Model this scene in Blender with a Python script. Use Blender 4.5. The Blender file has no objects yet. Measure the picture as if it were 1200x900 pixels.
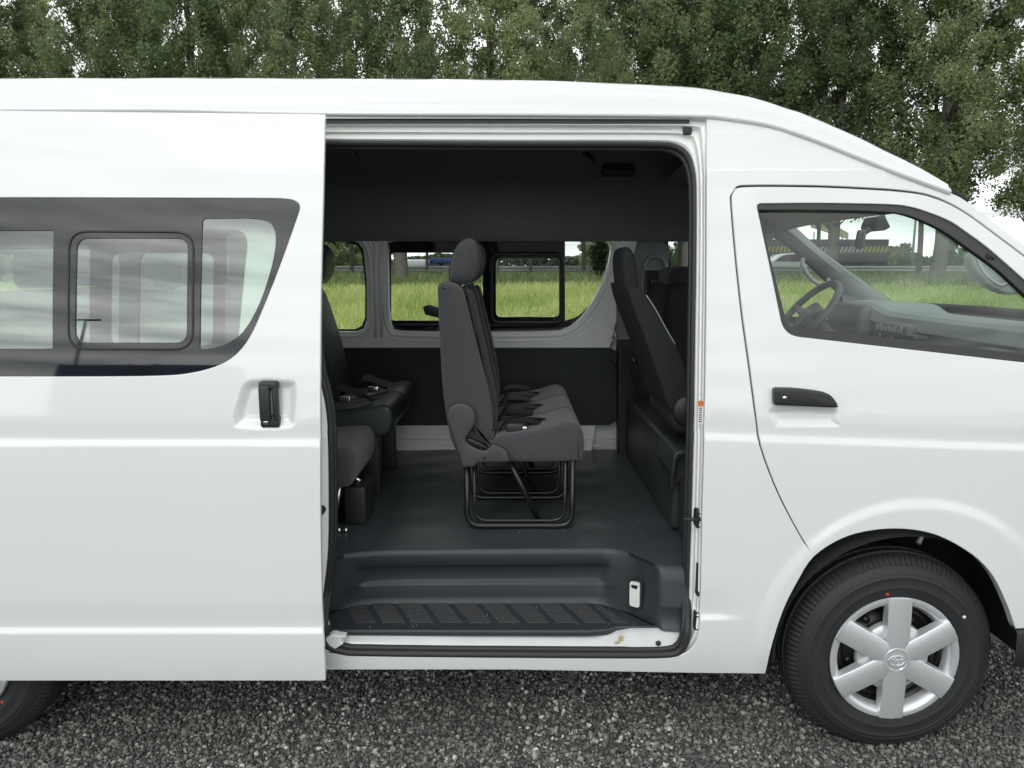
import bpy, bmesh, math, random
import numpy as np
from mathutils import Vector, Matrix
from mathutils.geometry import delaunay_2d_cdt

random.seed(7); rng = np.random.default_rng(7)
SC = bpy.context.scene
R = math.radians

# ------------------------------------------------------------------ camera
F, PITCH = 870.0, R(9.01)
CX, CY, CZ = 0.0, -2.2, 1.566
cam_d = bpy.data.cameras.new('camera'); cam = bpy.data.objects.new('camera', cam_d)
SC.collection.objects.link(cam)
cam.location = (CX, CY, CZ); cam.rotation_euler = (R(90) - PITCH, 0, 0)
cam_d.sensor_fit = 'HORIZONTAL'; cam_d.sensor_width = 36; cam_d.lens = 36 * F / 1200
cam_d.clip_start = 0.05; cam_d.clip_end = 5000
SC.camera = cam

# ------------------------------------------------------------------ sky, sun, exposure
SUN_EL, SUN_AZ = 42.0, 200.0       # elevation; azimuth the light comes from (compass, 180 = behind the camera)
world = bpy.data.worlds.new('World'); SC.world = world; world.use_nodes = True
wn, wl = world.node_tree.nodes, world.node_tree.links
wn.clear()
wo = wn.new('ShaderNodeOutputWorld'); bg = wn.new('ShaderNodeBackground')
sky = wn.new('ShaderNodeTexSky'); sky.sky_type = 'NISHITA'; sky.sun_disc = False
sky.sun_elevation = R(SUN_EL); sky.sun_rotation = R(SUN_AZ); sky.dust_density = 3
hs = wn.new('ShaderNodeHueSaturation'); hs.inputs['Saturation'].default_value = 0.12
wl.new(sky.outputs[0], hs.inputs['Color'])
tc = wn.new('ShaderNodeTexCoord'); sep = wn.new('ShaderNodeSeparateXYZ'); wl.new(tc.outputs['Generated'], sep.inputs[0])
mp = wn.new('ShaderNodeMapping'); mp.inputs['Scale'].default_value = (1.6, 1.6, 9); wl.new(tc.outputs['Generated'], mp.inputs[0])
nz = wn.new('ShaderNodeTexNoise'); nz.inputs['Scale'].default_value = 2.3; nz.inputs['Detail'].default_value = 5; wl.new(mp.outputs[0], nz.inputs['Vector'])
ccr = wn.new('ShaderNodeValToRGB'); wl.new(nz.outputs['Fac'], ccr.inputs[0])
ccr.color_ramp.elements[0].position = .36; ccr.color_ramp.elements[0].color = (4.6, 4.95, 5.05, 1)
ccr.color_ramp.elements[1].position = .60; ccr.color_ramp.elements[1].color = (12.6, 13.0, 12.8, 1)
mr = wn.new('ShaderNodeMapRange'); wl.new(sep.outputs['Z'], mr.inputs[0])
mr.inputs[1].default_value = 0.0; mr.inputs[2].default_value = 0.9; mr.inputs[3].default_value = 1.55; mr.inputs[4].default_value = 1.15
mul = wn.new('ShaderNodeVectorMath'); mul.operation = 'SCALE'; wl.new(ccr.outputs[0], mul.inputs[0]); wl.new(mr.outputs[0], mul.inputs['Scale'])
mixs = wn.new('ShaderNodeMix'); mixs.data_type = 'RGBA'; mixs.inputs[0].default_value = 0.85
wl.new(hs.outputs[0], mixs.inputs[6]); wl.new(mul.outputs[0], mixs.inputs[7])
# extra brightness added low in the overcast, under the sun, to light the interior
dt = wn.new('ShaderNodeVectorMath'); dt.operation = 'DOT_PRODUCT'; wl.new(tc.outputs['Generated'], dt.inputs[0])
dt.inputs[1].default_value = (math.sin(R(SUN_AZ)) * math.cos(R(20)), math.cos(R(SUN_AZ)) * math.cos(R(20)), math.sin(R(20)))
mx0 = wn.new('ShaderNodeMath'); mx0.operation = 'MAXIMUM'; mx0.inputs[1].default_value = 0; wl.new(dt.outputs['Value'], mx0.inputs[0])
pw = wn.new('ShaderNodeMath'); pw.operation = 'POWER'; pw.inputs[1].default_value = 3; wl.new(mx0.outputs[0], pw.inputs[0])
gm = wn.new('ShaderNodeMath'); gm.operation = 'MULTIPLY_ADD'; gm.inputs[1].default_value = 0.8; gm.inputs[2].default_value = 1.0; wl.new(pw.outputs[0], gm.inputs[0])
gs = wn.new('ShaderNodeVectorMath'); gs.operation = 'SCALE'; wl.new(mixs.outputs[2], gs.inputs[0]); wl.new(gm.outputs[0], gs.inputs['Scale'])
wl.new(gs.outputs[0], bg.inputs[0]); bg.inputs[1].default_value = 0.10
wl.new(bg.outputs[0], wo.inputs[0])
sl = bpy.data.lights.new('sun', 'SUN'); sl.energy = 0.4; sl.angle = R(14); sl.color = (1, .97, .93)
so = bpy.data.objects.new('sun', sl); SC.collection.objects.link(so)
_az = R(SUN_AZ); _el = R(SUN_EL)
_d = Vector((math.sin(_az) * math.cos(_el), math.cos(_az) * math.cos(_el), math.sin(_el)))
so.rotation_euler = _d.to_track_quat('Z', 'Y').to_euler(); so.location = (0, -10, 20)
SC.view_settings.view_transform = 'Standard'; SC.view_settings.look = 'None'
SC.view_settings.exposure = -0.09; SC.view_settings.gamma = 1; SC.view_settings.use_curve_mapping = False
SC.cycles.use_denoising = True; SC.cycles.max_bounces = 10; SC.cycles.diffuse_bounces = 7; SC.cycles.transparent_max_bounces = 16
SC.cycles.caustics_reflective = False; SC.cycles.caustics_refractive = False

# ------------------------------------------------------------------ helpers
CP, SP = math.cos(PITCH), math.sin(PITCH)
def ray(px, py):
    u, v = px - 600.0, 450.0 - py
    return u, F * CP + v * SP, -F * SP + v * CP
def onY(px, py, Y):
    a, b, c = ray(px, py); t = (Y - CY) / b
    return CX + a * t, CZ + c * t
def onZ(px, py, Z):
    a, b, c = ray(px, py); t = (Z - CZ) / c
    return CX + a * t, CY + b * t
def hit(px, py, fn):
    y = 0.0
    for _ in range(14):
        x, z = onY(px, py, y); y = float(fn(x, z))
    return onY(px, py, y)
def proj(x, y, z):
    w = (y - CY) * CP - (z - CZ) * SP; v = (y - CY) * SP + (z - CZ) * CP
    return 600 + F * (x - CX) / w, 450 - F * v / w

def tag(o, label=None, cat=None, group=None, kind=None):
    if label: o['label'] = label
    if cat: o['category'] = cat
    if group: o['group'] = group
    if kind: o['kind'] = kind
    return o
def link(o, parent=None):
    SC.collection.objects.link(o)
    if parent is not None: o.parent = parent
    return o
def mk(name, verts, faces, mat=None, parent=None, smooth=True, normals=None):
    me = bpy.data.meshes.new(name); me.from_pydata([tuple(map(float, v)) for v in verts], [], faces)
    if mat is not None:
        for m in (mat if isinstance(mat, (list, tuple)) else [mat]): me.materials.append(m)
    me.polygons.foreach_set('use_smooth', [smooth] * len(me.polygons))
    if normals is not None: me.normals_split_custom_set_from_vertices([tuple(n) for n in normals])
    me.update()
    return link(bpy.data.objects.new(name, me), parent)
def empty(name, loc=(0, 0, 0), parent=None):
    o = bpy.data.objects.new(name, None); o.location = loc; o.empty_display_size = .2
    return link(o, parent)

class MB:
    """collects shapes into one mesh"""
    def __init__(s): s.v = []; s.f = []; s.mi = []; s.sm = []
    def add(s, v, f, mi=0, smooth=True):
        k = len(s.v); s.v += [tuple(map(float, p)) for p in v]; s.f += [[i + k for i in q] for q in f]
        s.mi += [mi] * len(f); s.sm += [smooth] * len(f); return s
    def box(s, x0, x1, y0, y1, z0, z1, mi=0, bev=0.0):
        if bev > 0:
            bm = bmesh.new(); bmesh.ops.create_cube(bm, size=1)
            for w in bm.verts: w.co = Vector(((x0 + x1) / 2 + w.co.x * (x1 - x0), (y0 + y1) / 2 + w.co.y * (y1 - y0), (z0 + z1) / 2 + w.co.z * (z1 - z0)))
            bmesh.ops.bevel(bm, geom=bm.edges[:], offset=bev, segments=3, profile=.5, affect='EDGES')
            bm.verts.index_update(); s.add([w.co for w in bm.verts], [[q.index for q in f.verts] for f in bm.faces], mi, True); bm.free(); return s
        v = [(x0, y0, z0), (x1, y0, z0), (x1, y1, z0), (x0, y1, z0), (x0, y0, z1), (x1, y0, z1), (x1, y1, z1), (x0, y1, z1)]
        return s.add(v, [[0, 3, 2, 1], [4, 5, 6, 7], [0, 1, 5, 4], [1, 2, 6, 5], [2, 3, 7, 6], [3, 0, 4, 7]], mi, False)
    def tube(s, path, r, n=10, closed=False, mi=0, caps=True):
        P = [Vector(p) for p in path]; N = len(P)
        rr = r if isinstance(r, (list, tuple)) else [r] * N
        up = None; v = []; f = []
        for i in range(N):
            if closed: t = P[(i + 1) % N] - P[i - 1]
            else: t = P[min(i + 1, N - 1)] - P[max(i - 1, 0)]
            t.normalize()
            if up is None:
                up = t.orthogonal().normalized()
            up = (up - t * up.dot(t)).normalized(); b = t.cross(up)
            for k in range(n):
                a = 2 * math.pi * k / n
                v.append(P[i] + (up * math.cos(a) + b * math.sin(a)) * rr[i])
        M = N if closed else N - 1
        for i in range(M):
            j = (i + 1) % N
            for k in range(n): f.append([i * n + k, i * n + (k + 1) % n, j * n + (k + 1) % n, j * n + k])
        if not closed and caps: f.append(list(range(n))[::-1]); f.append([(N - 1) * n + k for k in range(n)])
        return s.add(v, f, mi)
    def prism(s, out, y0, y1, r=0.0, mi=0, fn=None, seg=4, cen=False):
        """outline [(x,z)] extruded along y with rounded cap edges"""
        P = np.array(out, float)
        ar = np.sum(P[:, 0] * np.roll(P[:, 1], -1) - np.roll(P[:, 0], -1) * P[:, 1])
        if ar < 0: P = P[::-1]
        n = len(P); d1 = P - np.roll(P, 1, 0); d2 = np.roll(P, -1, 0) - P
        d1 /= np.linalg.norm(d1, axis=1)[:, None] + 1e-12; d2 /= np.linalg.norm(d2, axis=1)[:, None] + 1e-12
        nn = np.stack([(d1 + d2)[:, 1], -(d1 + d2)[:, 0]], 1); nn /= np.linalg.norm(nn, axis=1)[:, None] + 1e-12
        rings = []; ctr_ = P.mean(0); ar_ = np.linalg.norm(P - ctr_, axis=1).mean()
        if cen: nn = (P - ctr_) / ar_
        if r > 0:
            for k in range(seg + 1):
                a = k / seg * math.pi / 2; rings.append((P - nn * r * (1 - math.sin(a)), y0 + r * (1 - math.cos(a))))
            for k in range(seg, -1, -1):
                a = k / seg * math.pi / 2; rings.append((P - nn * r * (1 - math.sin(a)), y1 - r * (1 - math.cos(a))))
        else: rings = [(P, y0), (P, y1)]
        v = []; f = []
        for Q, y in rings: v += [(q[0], y, q[1]) for q in Q]
        for i in range(len(rings) - 1):
            for k in range(n): f.append([i * n + k, i * n + (k + 1) % n, (i + 1) * n + (k + 1) % n, (i + 1) * n + k][::-1])
        c0 = list(range(n)); c1 = [(len(rings) - 1) * n + k for k in range(n)]
        f += [c0, c1[::-1]]
        if fn: v = [fn(*p) for p in v]
        k0 = len(s.v); s.add(v, f, mi, r > 0)
        if r == 0: pass
        return s
    def lathe(s, prof, c, n=64, axis='y', mi=0, closed=False, fn=None):
        """prof [(radius, along)] about an axis through c"""
        v = []; f = []; m = len(prof)
        for i in range(n):
            a = 2 * math.pi * i / n
            for j, (r, t) in enumerate(prof):
                if fn: r, t = fn(i, j, r, t)
                if axis == 'y': v.append((c[0] + r * math.cos(a), c[1] + t, c[2] + r * math.sin(a)))
                elif axis == 'z': v.append((c[0] + r * math.cos(a), c[1] + r * math.sin(a), c[2] + t))
                else: v.append((c[0] + t, c[1] + r * math.cos(a), c[2] + r * math.sin(a)))
        for i in range(n):
            for j in range(m if closed else m - 1):
                a, b = i * m + j, i * m + (j + 1) % m; c_, d_ = ((i + 1) % n) * m + (j + 1) % m, ((i + 1) % n) * m + j
                f.append([a, b, c_, d_] if axis != 'y' else [a, d_, c_, b])
        return s.add(v, f, mi)
    def build(s, name, mat, parent=None):
        me = bpy.data.meshes.new(name); me.from_pydata(s.v, [], s.f)
        for m in (mat if isinstance(mat, (list, tuple)) else [mat]): me.materials.append(m)
        me.polygons.foreach_set('use_smooth', s.sm); me.polygons.foreach_set('material_index', s.mi)
        me.update()
        o = link(bpy.data.objects.new(name, me), parent); return o
def fixn(o, sharp=40):
    """consistent outward normals, sharp edges by angle"""
    bm = bmesh.new(); bm.from_mesh(o.data); bmesh.ops.recalc_face_normals(bm, faces=bm.faces[:])
    for e in bm.edges:
        if len(e.link_faces) == 2 and e.calc_face_angle(0) > R(sharp): e.smooth = False
    bm.to_mesh(o.data); bm.free(); return o

def spl(pts, n=8, closed=False):
    """Catmull-Rom through pts"""
    P = np.array(pts, float); out = []; N = len(P)
    for i in range(N if closed else N - 1):
        p0 = P[(i - 1) % N] if closed or i > 0 else 2 * P[0] - P[1]
        p1 = P[i]; p2 = P[(i + 1) % N]
        p3 = P[(i + 2) % N] if closed or i + 2 < N else 2 * P[-1] - P[-2]
        for k in range(n):
            t = k / n
            out.append(.5 * ((2 * p1) + (-p0 + p2) * t + (2 * p0 - 5 * p1 + 4 * p2 - p3) * t * t + (-p0 + 3 * p1 - 3 * p2 + p3) * t ** 3))
    if not closed: out.append(P[-1])
    return [tuple(p) for p in out]
def rnd(poly, rad, seg=6):
    """round the corners of a closed polygon; rad a number or list"""
    n = len(poly); out = []
    for i in range(n):
        r = rad[i] if isinstance(rad, (list, tuple)) else rad
        p, a, b = [np.array(q, float) for q in (poly[i], poly[i - 1], poly[(i + 1) % n])]
        if r <= 0: out.append(tuple(p)); continue
        da, db = a - p, b - p; la, lb = np.linalg.norm(da), np.linalg.norm(db)
        k = min(r, la * .49, lb * .49); A, B = p + da / la * k, p + db / lb * k
        for s in range(seg + 1):
            t = s / seg; out.append(tuple((1 - t) ** 2 * A + 2 * t * (1 - t) * p + t * t * B))
    return out
def resamp(poly, step, closed=True):
    out = []; n = len(poly)
    for i in range(n if closed else n - 1):
        a, b = np.array(poly[i], float), np.array(poly[(i + 1) % n], float); L = np.linalg.norm(b - a)
        if L < 1e-5: continue
        k = max(1, int(math.ceil(L / step)))
        for s in range(k): out.append(tuple(a + (b - a) * s / k))
    if not closed: out.append(tuple(poly[-1]))
    return out
def evenly(poly, n):
    P = np.array(list(poly) + [poly[0]], float); d = np.r_[0, np.cumsum(np.linalg.norm(np.diff(P, axis=0), axis=1))]
    t = np.linspace(0, d[-1], n + 1)[:-1]
    return [(np.interp(q, d, P[:, 0]), np.interp(q, d, P[:, 1])) for q in t]
def inside(P, poly):
    x, y = P[:, 0], P[:, 1]; c = np.zeros(len(P), bool); q = np.array(poly, float); n = len(q); j = n - 1
    for i in range(n):
        xi, yi = q[i]; xj, yj = q[j]
        m = ((yi > y) != (yj > y)) & (x < (xj - xi) * (y - yi) / (yj - yi + 1e-15) + xi); c ^= m; j = i
    return c
def cdt(outline, holes, step=.03, rows=(), dense=()):
    loops = [outline] + list(holes); V = []; E = []; LP = []
    for lp in loops:
        k = len(V); n = len(lp); V += list(lp); E += [(k + i, k + (i + 1) % n) for i in range(n)]; LP.append([k + i for i in range(n)])
    A = np.array(V); x0, z0 = A.min(0); x1, z1 = A.max(0)
    G = []
    if step:
        gx = np.arange(x0, x1, step); gz = np.arange(z0, z1, step)
        gz = np.concatenate([gz, np.array(list(rows))]) if len(rows) else gz
        G.append(np.stack(np.meshgrid(gx, gz), -1).reshape(-1, 2))
        for dd_ in dense:
            if isinstance(dd_, list): G.append(np.array(dd_))
            else: a, b, c, d, s = dd_; G.append(np.stack(np.meshgrid(np.arange(a, b, s), np.arange(c, d, s)), -1).reshape(-1, 2))
        G = np.concatenate(G); G = G + rng.normal(0, 1e-5, G.shape)
        m = inside(G, outline)
        for h in holes: m &= ~inside(G, h)
        G = G[m]
        B = np.array(V); keep = np.ones(len(G), bool)
        for k in range(0, len(G), 2000):
            dd = ((G[k:k + 2000, None, :] - B[None]) ** 2).sum(-1).min(1); keep[k:k + 2000] = dd > .005 ** 2
        V = V + [tuple(p) for p in G[keep]]
    r = delaunay_2d_cdt([Vector(p) for p in V], E, [], 0, 1e-7)
    ov = np.array([tuple(p) for p in r[0]]); fs = np.array([f for f in r[2] if len(f) == 3])
    ctr = ov[fs].mean(1); m = inside(ctr, outline)
    for h in holes: m &= ~inside(ctr, h)
    fs = fs[m]
    T = ov[fs]; ar = (T[:, 1, 0] - T[:, 0, 0]) * (T[:, 2, 1] - T[:, 0, 1]) - (T[:, 2, 0] - T[:, 0, 0]) * (T[:, 1, 1] - T[:, 0, 1])
    fs[ar < 0] = fs[ar < 0][:, ::-1]
    fs = fs[np.abs(ar) > 1e-10]
    used = np.unique(fs); mp_ = -np.ones(len(ov), int); mp_[used] = np.arange(len(used))
    return ov[used], mp_[fs]
def shell(name, outline, holes, fn, mat, parent, side=1, thick=.02, er=.003, step=.03, rows=(), dense=(), res=.02, rim=True):
    """a pressed panel: surface y=fn(x,z) inside outline minus holes, rounded rim turned inwards.
    side=+1: outer face looks to -y (near side); -1: looks to +y."""
    outline = resamp(outline, res); holes = [resamp(h, res) for h in holes]
    P, T = cdt(outline, holes, step, rows, dense)
    f = lambda a: np.array([fn(x, z) for x, z in a])
    Y = f(P); e = .0012
    nx = (f(P + [e, 0]) - f(P - [e, 0])) / (2 * e); nz_ = (f(P + [0, e]) - f(P - [0, e])) / (2 * e)
    N = np.stack([nx, -np.ones(len(P)), nz_], 1) * side; N /= np.linalg.norm(N, axis=1)[:, None]
    V = [tuple(v) for v in np.stack([P[:, 0], Y, P[:, 1]], 1)]; NN = [tuple(n) for n in N]
    FA = [list(map(int, t if side > 0 else t[::-1])) for t in T]
    if rim:
        for li, lp in enumerate([outline] + holes):
            Q = np.array(lp); ar = np.sum(Q[:, 0] * np.roll(Q[:, 1], -1) - np.roll(Q[:, 0], -1) * Q[:, 1])
            if (ar > 0) != (li == 0): Q = Q[::-1]
            d1 = Q - np.roll(Q, 1, 0); d2 = np.roll(Q, -1, 0) - Q
            d1 /= np.linalg.norm(d1, axis=1)[:, None] + 1e-12; d2 /= np.linalg.norm(d2, axis=1)[:, None] + 1e-12
            t = d1 + d2; o = np.stack([t[:, 1], -t[:, 0]], 1); o /= np.linalg.norm(o, axis=1)[:, None] + 1e-12
            y0 = f(Q); n = len(Q); k = len(V); s_ = side
            for (off, dy, nm) in ((0, 0, 0.), (er * .7, er * .3, .5), (er, er, 1.), (er, thick, 1.)):
                V += [(q[0] + w[0] * off, y + s_ * dy, q[1] + w[1] * off) for q, w, y in zip(Q, o, y0)]
                for w in o:
                    nv = Vector((w[0] * nm, -s_ * (1 - nm), w[1] * nm)).normalized(); NN.append(tuple(nv))
            for rr in range(3):
                for i in range(n):
                    j = (i + 1) % n; q = [k + rr * n + i, k + (rr + 1) * n + i, k + (rr + 1) * n + j, k + rr * n + j]
                    FA.append(q if side > 0 else q[::-1])
    return mk(name, V, FA, mat, parent, True, NN)
def sm(t):
    t = min(1., max(0., t)); return t * t * (3 - 2 * t)
def cspline(xs, ys):
    n = len(xs); h = np.diff(xs); A = np.zeros((n, n)); b = np.zeros(n); A[0, 0] = A[-1, -1] = 1
    for i in range(1, n - 1):
        A[i, i - 1] = h[i - 1]; A[i, i] = 2 * (h[i - 1] + h[i]); A[i, i + 1] = h[i]
        b[i] = 3 * ((ys[i + 1] - ys[i]) / h[i] - (ys[i] - ys[i - 1]) / h[i - 1])
    c = np.linalg.solve(A, b)
    g = np.linspace(xs[0], xs[-1], 1200); out = []
    for q in g:
        i = min(max(np.searchsorted(xs, q) - 1, 0), n - 2); d = q - xs[i]
        bb = (ys[i + 1] - ys[i]) / h[i] - h[i] * (2 * c[i] + c[i + 1]) / 3
        out.append(ys[i] + bb * d + c[i] * d * d + (c[i + 1] - c[i]) / (3 * h[i]) * d ** 3)
    out = np.array(out); g0, dg = g[0], g[1] - g[0]
    def ev(q):
        k = (q - g0) / dg
        if k <= 0: return out[0] + k * (out[1] - out[0])
        if k >= 1198: return out[1198] + (k - 1198) * (out[1199] - out[1198])
        i = int(k); return out[i] + (k - i) * (out[i + 1] - out[i])
    return ev

# ------------------------------------------------------------------ materials
def nodes(name):
    m = bpy.data.materials.new(name); m.use_nodes = True; nt = m.node_tree
    return m, nt.nodes, nt.links, nt.nodes['Principled BSDF']
def pm(name, col, rough=.5, metal=0., coat=0., spec=.5, bump=0., bscale=200., var=0., vscale=6., detail=4., sheen=0., tex='noise'):
    m, n, l, b = nodes(name)
    b.inputs['Base Color'].default_value = (*col, 1); b.inputs['Roughness'].default_value = rough; b.inputs['Metallic'].default_value = metal
    b.inputs['Coat Weight'].default_value = coat; b.inputs['Coat Roughness'].default_value = .04; b.inputs['Specular IOR Level'].default_value = spec
    if sheen: b.inputs['Sheen Weight'].default_value = sheen
    t = n.new('ShaderNodeTexCoord')
    if var:
        z = n.new('ShaderNodeTexNoise'); z.inputs['Scale'].default_value = vscale; z.inputs['Detail'].default_value = detail; l.new(t.outputs['Object'], z.inputs['Vector'])
        mx = n.new('ShaderNodeMix'); mx.data_type = 'RGBA'; l.new(z.outputs['Fac'], mx.inputs[0])
        mx.inputs[6].default_value = (*[c * (1 - var) for c in col], 1); mx.inputs[7].default_value = (*[min(1, c * (1 + var)) for c in col], 1)
        l.new(mx.outputs[2], b.inputs['Base Color'])
    if bump:
        if tex == 'noise':
            z2 = n.new('ShaderNodeTexNoise'); z2.inputs['Scale'].default_value = bscale; z2.inputs['Detail'].default_value = detail; src = z2.outputs['Fac']
        elif tex == 'weave':
            z2 = n.new('ShaderNodeTexVoronoi'); z2.inputs['Scale'].default_value = bscale; src = z2.outputs['Distance']
        l.new(t.outputs['Object'], z2.inputs['Vector'])
        bp = n.new('ShaderNodeBump'); bp.inputs['Strength'].default_value = bump; bp.inputs['Distance'].default_value = .002
        l.new(src, bp.inputs['Height']); l.new(bp.outputs[0], b.inputs['Normal'])
    return m
def glass(name, tint, refl=1.0, ior=1.5, rough=0.):
    m = bpy.data.materials.new(name); m.use_nodes = True; n, l = m.node_tree.nodes, m.node_tree.links; n.clear()
    o = n.new('ShaderNodeOutputMaterial'); t = n.new('ShaderNodeBsdfTransparent'); t.inputs[0].default_value = (*tint, 1)
    g = n.new('ShaderNodeBsdfGlossy'); g.inputs['Roughness'].default_value = rough; g.inputs['Color'].default_value = (refl, refl, refl, 1)
    f = n.new('ShaderNodeFresnel'); ge = n.new('ShaderNodeNewGeometry'); mi = n.new('ShaderNodeMix'); mi.data_type = 'FLOAT'
    mi.inputs[2].default_value = ior; mi.inputs[3].default_value = 1 / ior
    l.new(ge.outputs['Backfacing'], mi.inputs[0]); l.new(mi.outputs[0], f.inputs['IOR'])
    mx = n.new('ShaderNodeMixShader'); l.new(f.outputs[0], mx.inputs[0]); l.new(t.outputs[0], mx.inputs[1]); l.new(g.outputs[0], mx.inputs[2]); l.new(mx.outputs[0], o.inputs[0])
    return m
M = dict(
    paint=pm('white_paint', (.735, .755, .75), .32, coat=1., spec=.5, var=.018, vscale=2.2, bump=.22, bscale=2.6, detail=1.),
    jamb=pm('white_paint_inner', (.88, .89, .87), .4, coat=.5, var=.04, vscale=5),
    blackgloss=pm('black_glass_border', (.012, .013, .016), .03, spec=.6),
    rubber=pm('black_rubber', (.022, .022, .024), .55, bump=.2, bscale=300),
    trimgrey=pm('charcoal_trim', (.035, .034, .038), .5, bump=.15, bscale=500),
    plastic=pm('black_plastic', (.018, .019, .021), .42, bump=.25, bscale=700),
    stepplastic=pm('step_plastic', (.030, .034, .040), .45, bump=.3, bscale=500, var=.15, vscale=9),
    vinyl=pm('floor_vinyl', (.052, .060, .065), .34, bump=.25, bscale=350, var=.2, vscale=4),
    fabric=pm('grey_seat_fabric', (.056, .056, .062), .85, bump=.9, bscale=420, tex='weave', var=.3, vscale=260, sheen=.25),
    fabric_dark=pm('charcoal_seat_fabric', (.022, .023, .027), .85, bump=.5, bscale=900, tex='weave', var=.12, vscale=500, sheen=.15),
    seatback=pm('dark_seat_fabric', (.014, .015, .018), .85, bump=.4, bscale=900, tex='weave', var=.12, vscale=500),
    leatherette=pm('dark_leatherette', (.030, .035, .035), .42, bump=.3, bscale=260),
    seatplastic=pm('seat_side_plastic', (.050, .051, .056), .5, bump=.2, bscale=500),
    tubemetal=pm('black_steel_tube', (.012, .012, .014), .3),
    chrome=pm('bright_metal', (.6, .61, .62), .22, metal=1.),
    silver=pm('silver_wheel_paint', (.70, .71, .73), .32, metal=.55, coat=.4, var=.04, vscale=40),
    steelblack=pm('black_steel_rim', (.015, .015, .016), .4),
    tyre=pm('tyre_rubber', (.016, .017, .019), .62, bump=.35, bscale=180, var=.25, vscale=14),
    webbing=pm('belt_webbing', (.012, .012, .014), .6, bump=.4, bscale=900),
    headliner=pm('headliner_felt', (.22, .235, .23), .95, bump=.3, bscale=700),
    trimpanel=pm('dark_trim_panel', (.014, .018, .022), .55, bump=.25, bscale=600),
    cabgrey=pm('grey_cab_plastic', (.26, .272, .268), .5, bump=.2, bscale=500),
    cabpale=pm('pale_cab_trim', (.42, .44, .43), .6),
    dashdark=pm('dark_dash', (.10, .105, .107), .5),
    underbody=pm('underbody', (.012, .012, .012), .8),
    galv=pm('galvanised_steel', (.36, .38, .39), .45, metal=.35, var=.18, vscale=5),
    white=pm('plain_white', (.78, .78, .76), .5),
    orange=pm('orange_print', (.75, .16, .02), .5),
    red=pm('red_dot', (.5, .04, .03), .6),
    stone_grit=pm('pale_grit', (.17, .16, .14), .9),
    rib=pm('rib_plastic', (.060, .062, .066), .5),
    rust=pm('dry_mud', (.45, .36, .2), .9, var=.3, vscale=80),
    scuff=pm('sill_metal', (.55, .57, .57), .35, coat=.3, var=.12, vscale=12),
)
M['pane'] = glass('tinted_door_glass', (.74, .84, .77), 1., 2.1)
M['clear'] = glass('clear_glass', (.93, .97, .95), 1., 1.45)
M['cabglass'] = glass('green_cab_glass', (.87, .95, .91), 1., 1.55)

# ================================================================== THE VAN
W = 1.70                      # body width; near side at y~0, far side at y~W
XB, XF = -3.15, 2.2           # tail and nose
WHEELS = [(1.237, .314), (-1.83, .314)]
_sb = cspline([.20, .30, .40, .55, .80, 1.05, 1.25, 1.50, 1.75, 2.02, 2.15], [.050, .022, .008, .001, .000, .006, .026, .068, .120, .188, .232])
Z_LOW = 0.455
def zsh(x): return 1.042 - .032 * max(0., (x - .55) / .95)
def near0(x, z):
    y = _sb(z)
    c = zsh(x)
    y += .0062 * sm((z - c) / .025) - .0032 * sm((z - c - .028) / .05)              # shoulder crease
    k = 1.0 - sm((x - .62) / .14) if x > .62 else 1.0
    y += k * (.009 * sm((z - Z_LOW) / .026) - .005 * sm((z - Z_LOW - .03) / .08))  # lower crease
    for zz in LINES: y += .0045 * sm((z - zz) / .009)                              # pressed lines high on the flank
    if x > 1.45: y += .30 * (x - 1.45) ** 2
    if x < -2.9: y += .5 * (x + 2.9) ** 2
    return y
LINES = []
def flare_pts(wx, wz):
    return [(wx + .02 + r * math.cos(a), wz + .06 + r * math.sin(a)) for r in np.arange(.435, .507, .006) for a in np.arange(-.1, 3.3, .03)]
def near(x, z):
    y = near0(x, z)
    for (wx, wz) in WHEELS:
        if abs(x - wx) < .7 and z < 1.0:
            r = math.hypot(x - wx - .02, z - wz - .06)
            if z > wz - .1: y -= .0075 * (1 - sm((r - .450) / .045)) * sm((z - wz + .1) / .15)
    return y
DOFF = -.088
doorbase = lambda x, z: near0(x, z) + DOFF
LINES[:] = []
_l1 = hit(200, 194, doorbase)[1]; _l2 = hit(200, 147, doorbase)[1]
LINES[:] = [_l1 - .005, _l2 - .005]
# calibrate the creases on the sliding door: lower one seen at y=727
T = lambda pts, fn=near: [hit(px, py, fn) for px, py in pts]
far = lambda x, z: W - near(x, z)
farin = lambda x, z: W - near0(x, z) - .055

van = empty('passenger_van')
tag(van, 'white high roof minibus with its sliding side door open, parked on dark gravel', 'van')

# --- outline curves on the near flank
edge_px = [(200, 131), (352, 135), (600, 136), (760, 137), (828, 138), (850, 140), (900, 148), (950, 164), (1000, 184), (1050, 204), (1085, 217), (1112, 227)]
EDGE = T(spl(edge_px, 4))
EDGE = [(XB, EDGE[0][1])] + EDGE
pil_px = [(1112, 225), (1131, 236), (1157, 256), (1184, 276.5), (1200, 288)]
PIL = T(spl(pil_px, 4))
_d = np.array(PIL[-1]) - np.array(PIL[-3]); _d /= np.linalg.norm(_d)
PIL += [tuple(np.array(PIL[-1]) + _d * q) for q in (.15, .3, .45)]
PBASE = PIL[-1]
shut_top_px = [(863, 222), (871, 220.5), (900, 220), (960, 220.8), (1020, 223.5), (1055, 226), (1083, 230), (1108, 238.5), (1133, 252.5), (1160, 272), (1200, 302)]
SHUT_TOP = T(spl(shut_top_px, 4))
_d2 = np.array(SHUT_TOP[-1]) - np.array(SHUT_TOP[-3]); _d2 /= np.linalg.norm(_d2)
SHUT_TOP += [tuple(np.array(SHUT_TOP[-1]) + _d2 * q) for q in (.15, .3, .42)]
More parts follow.
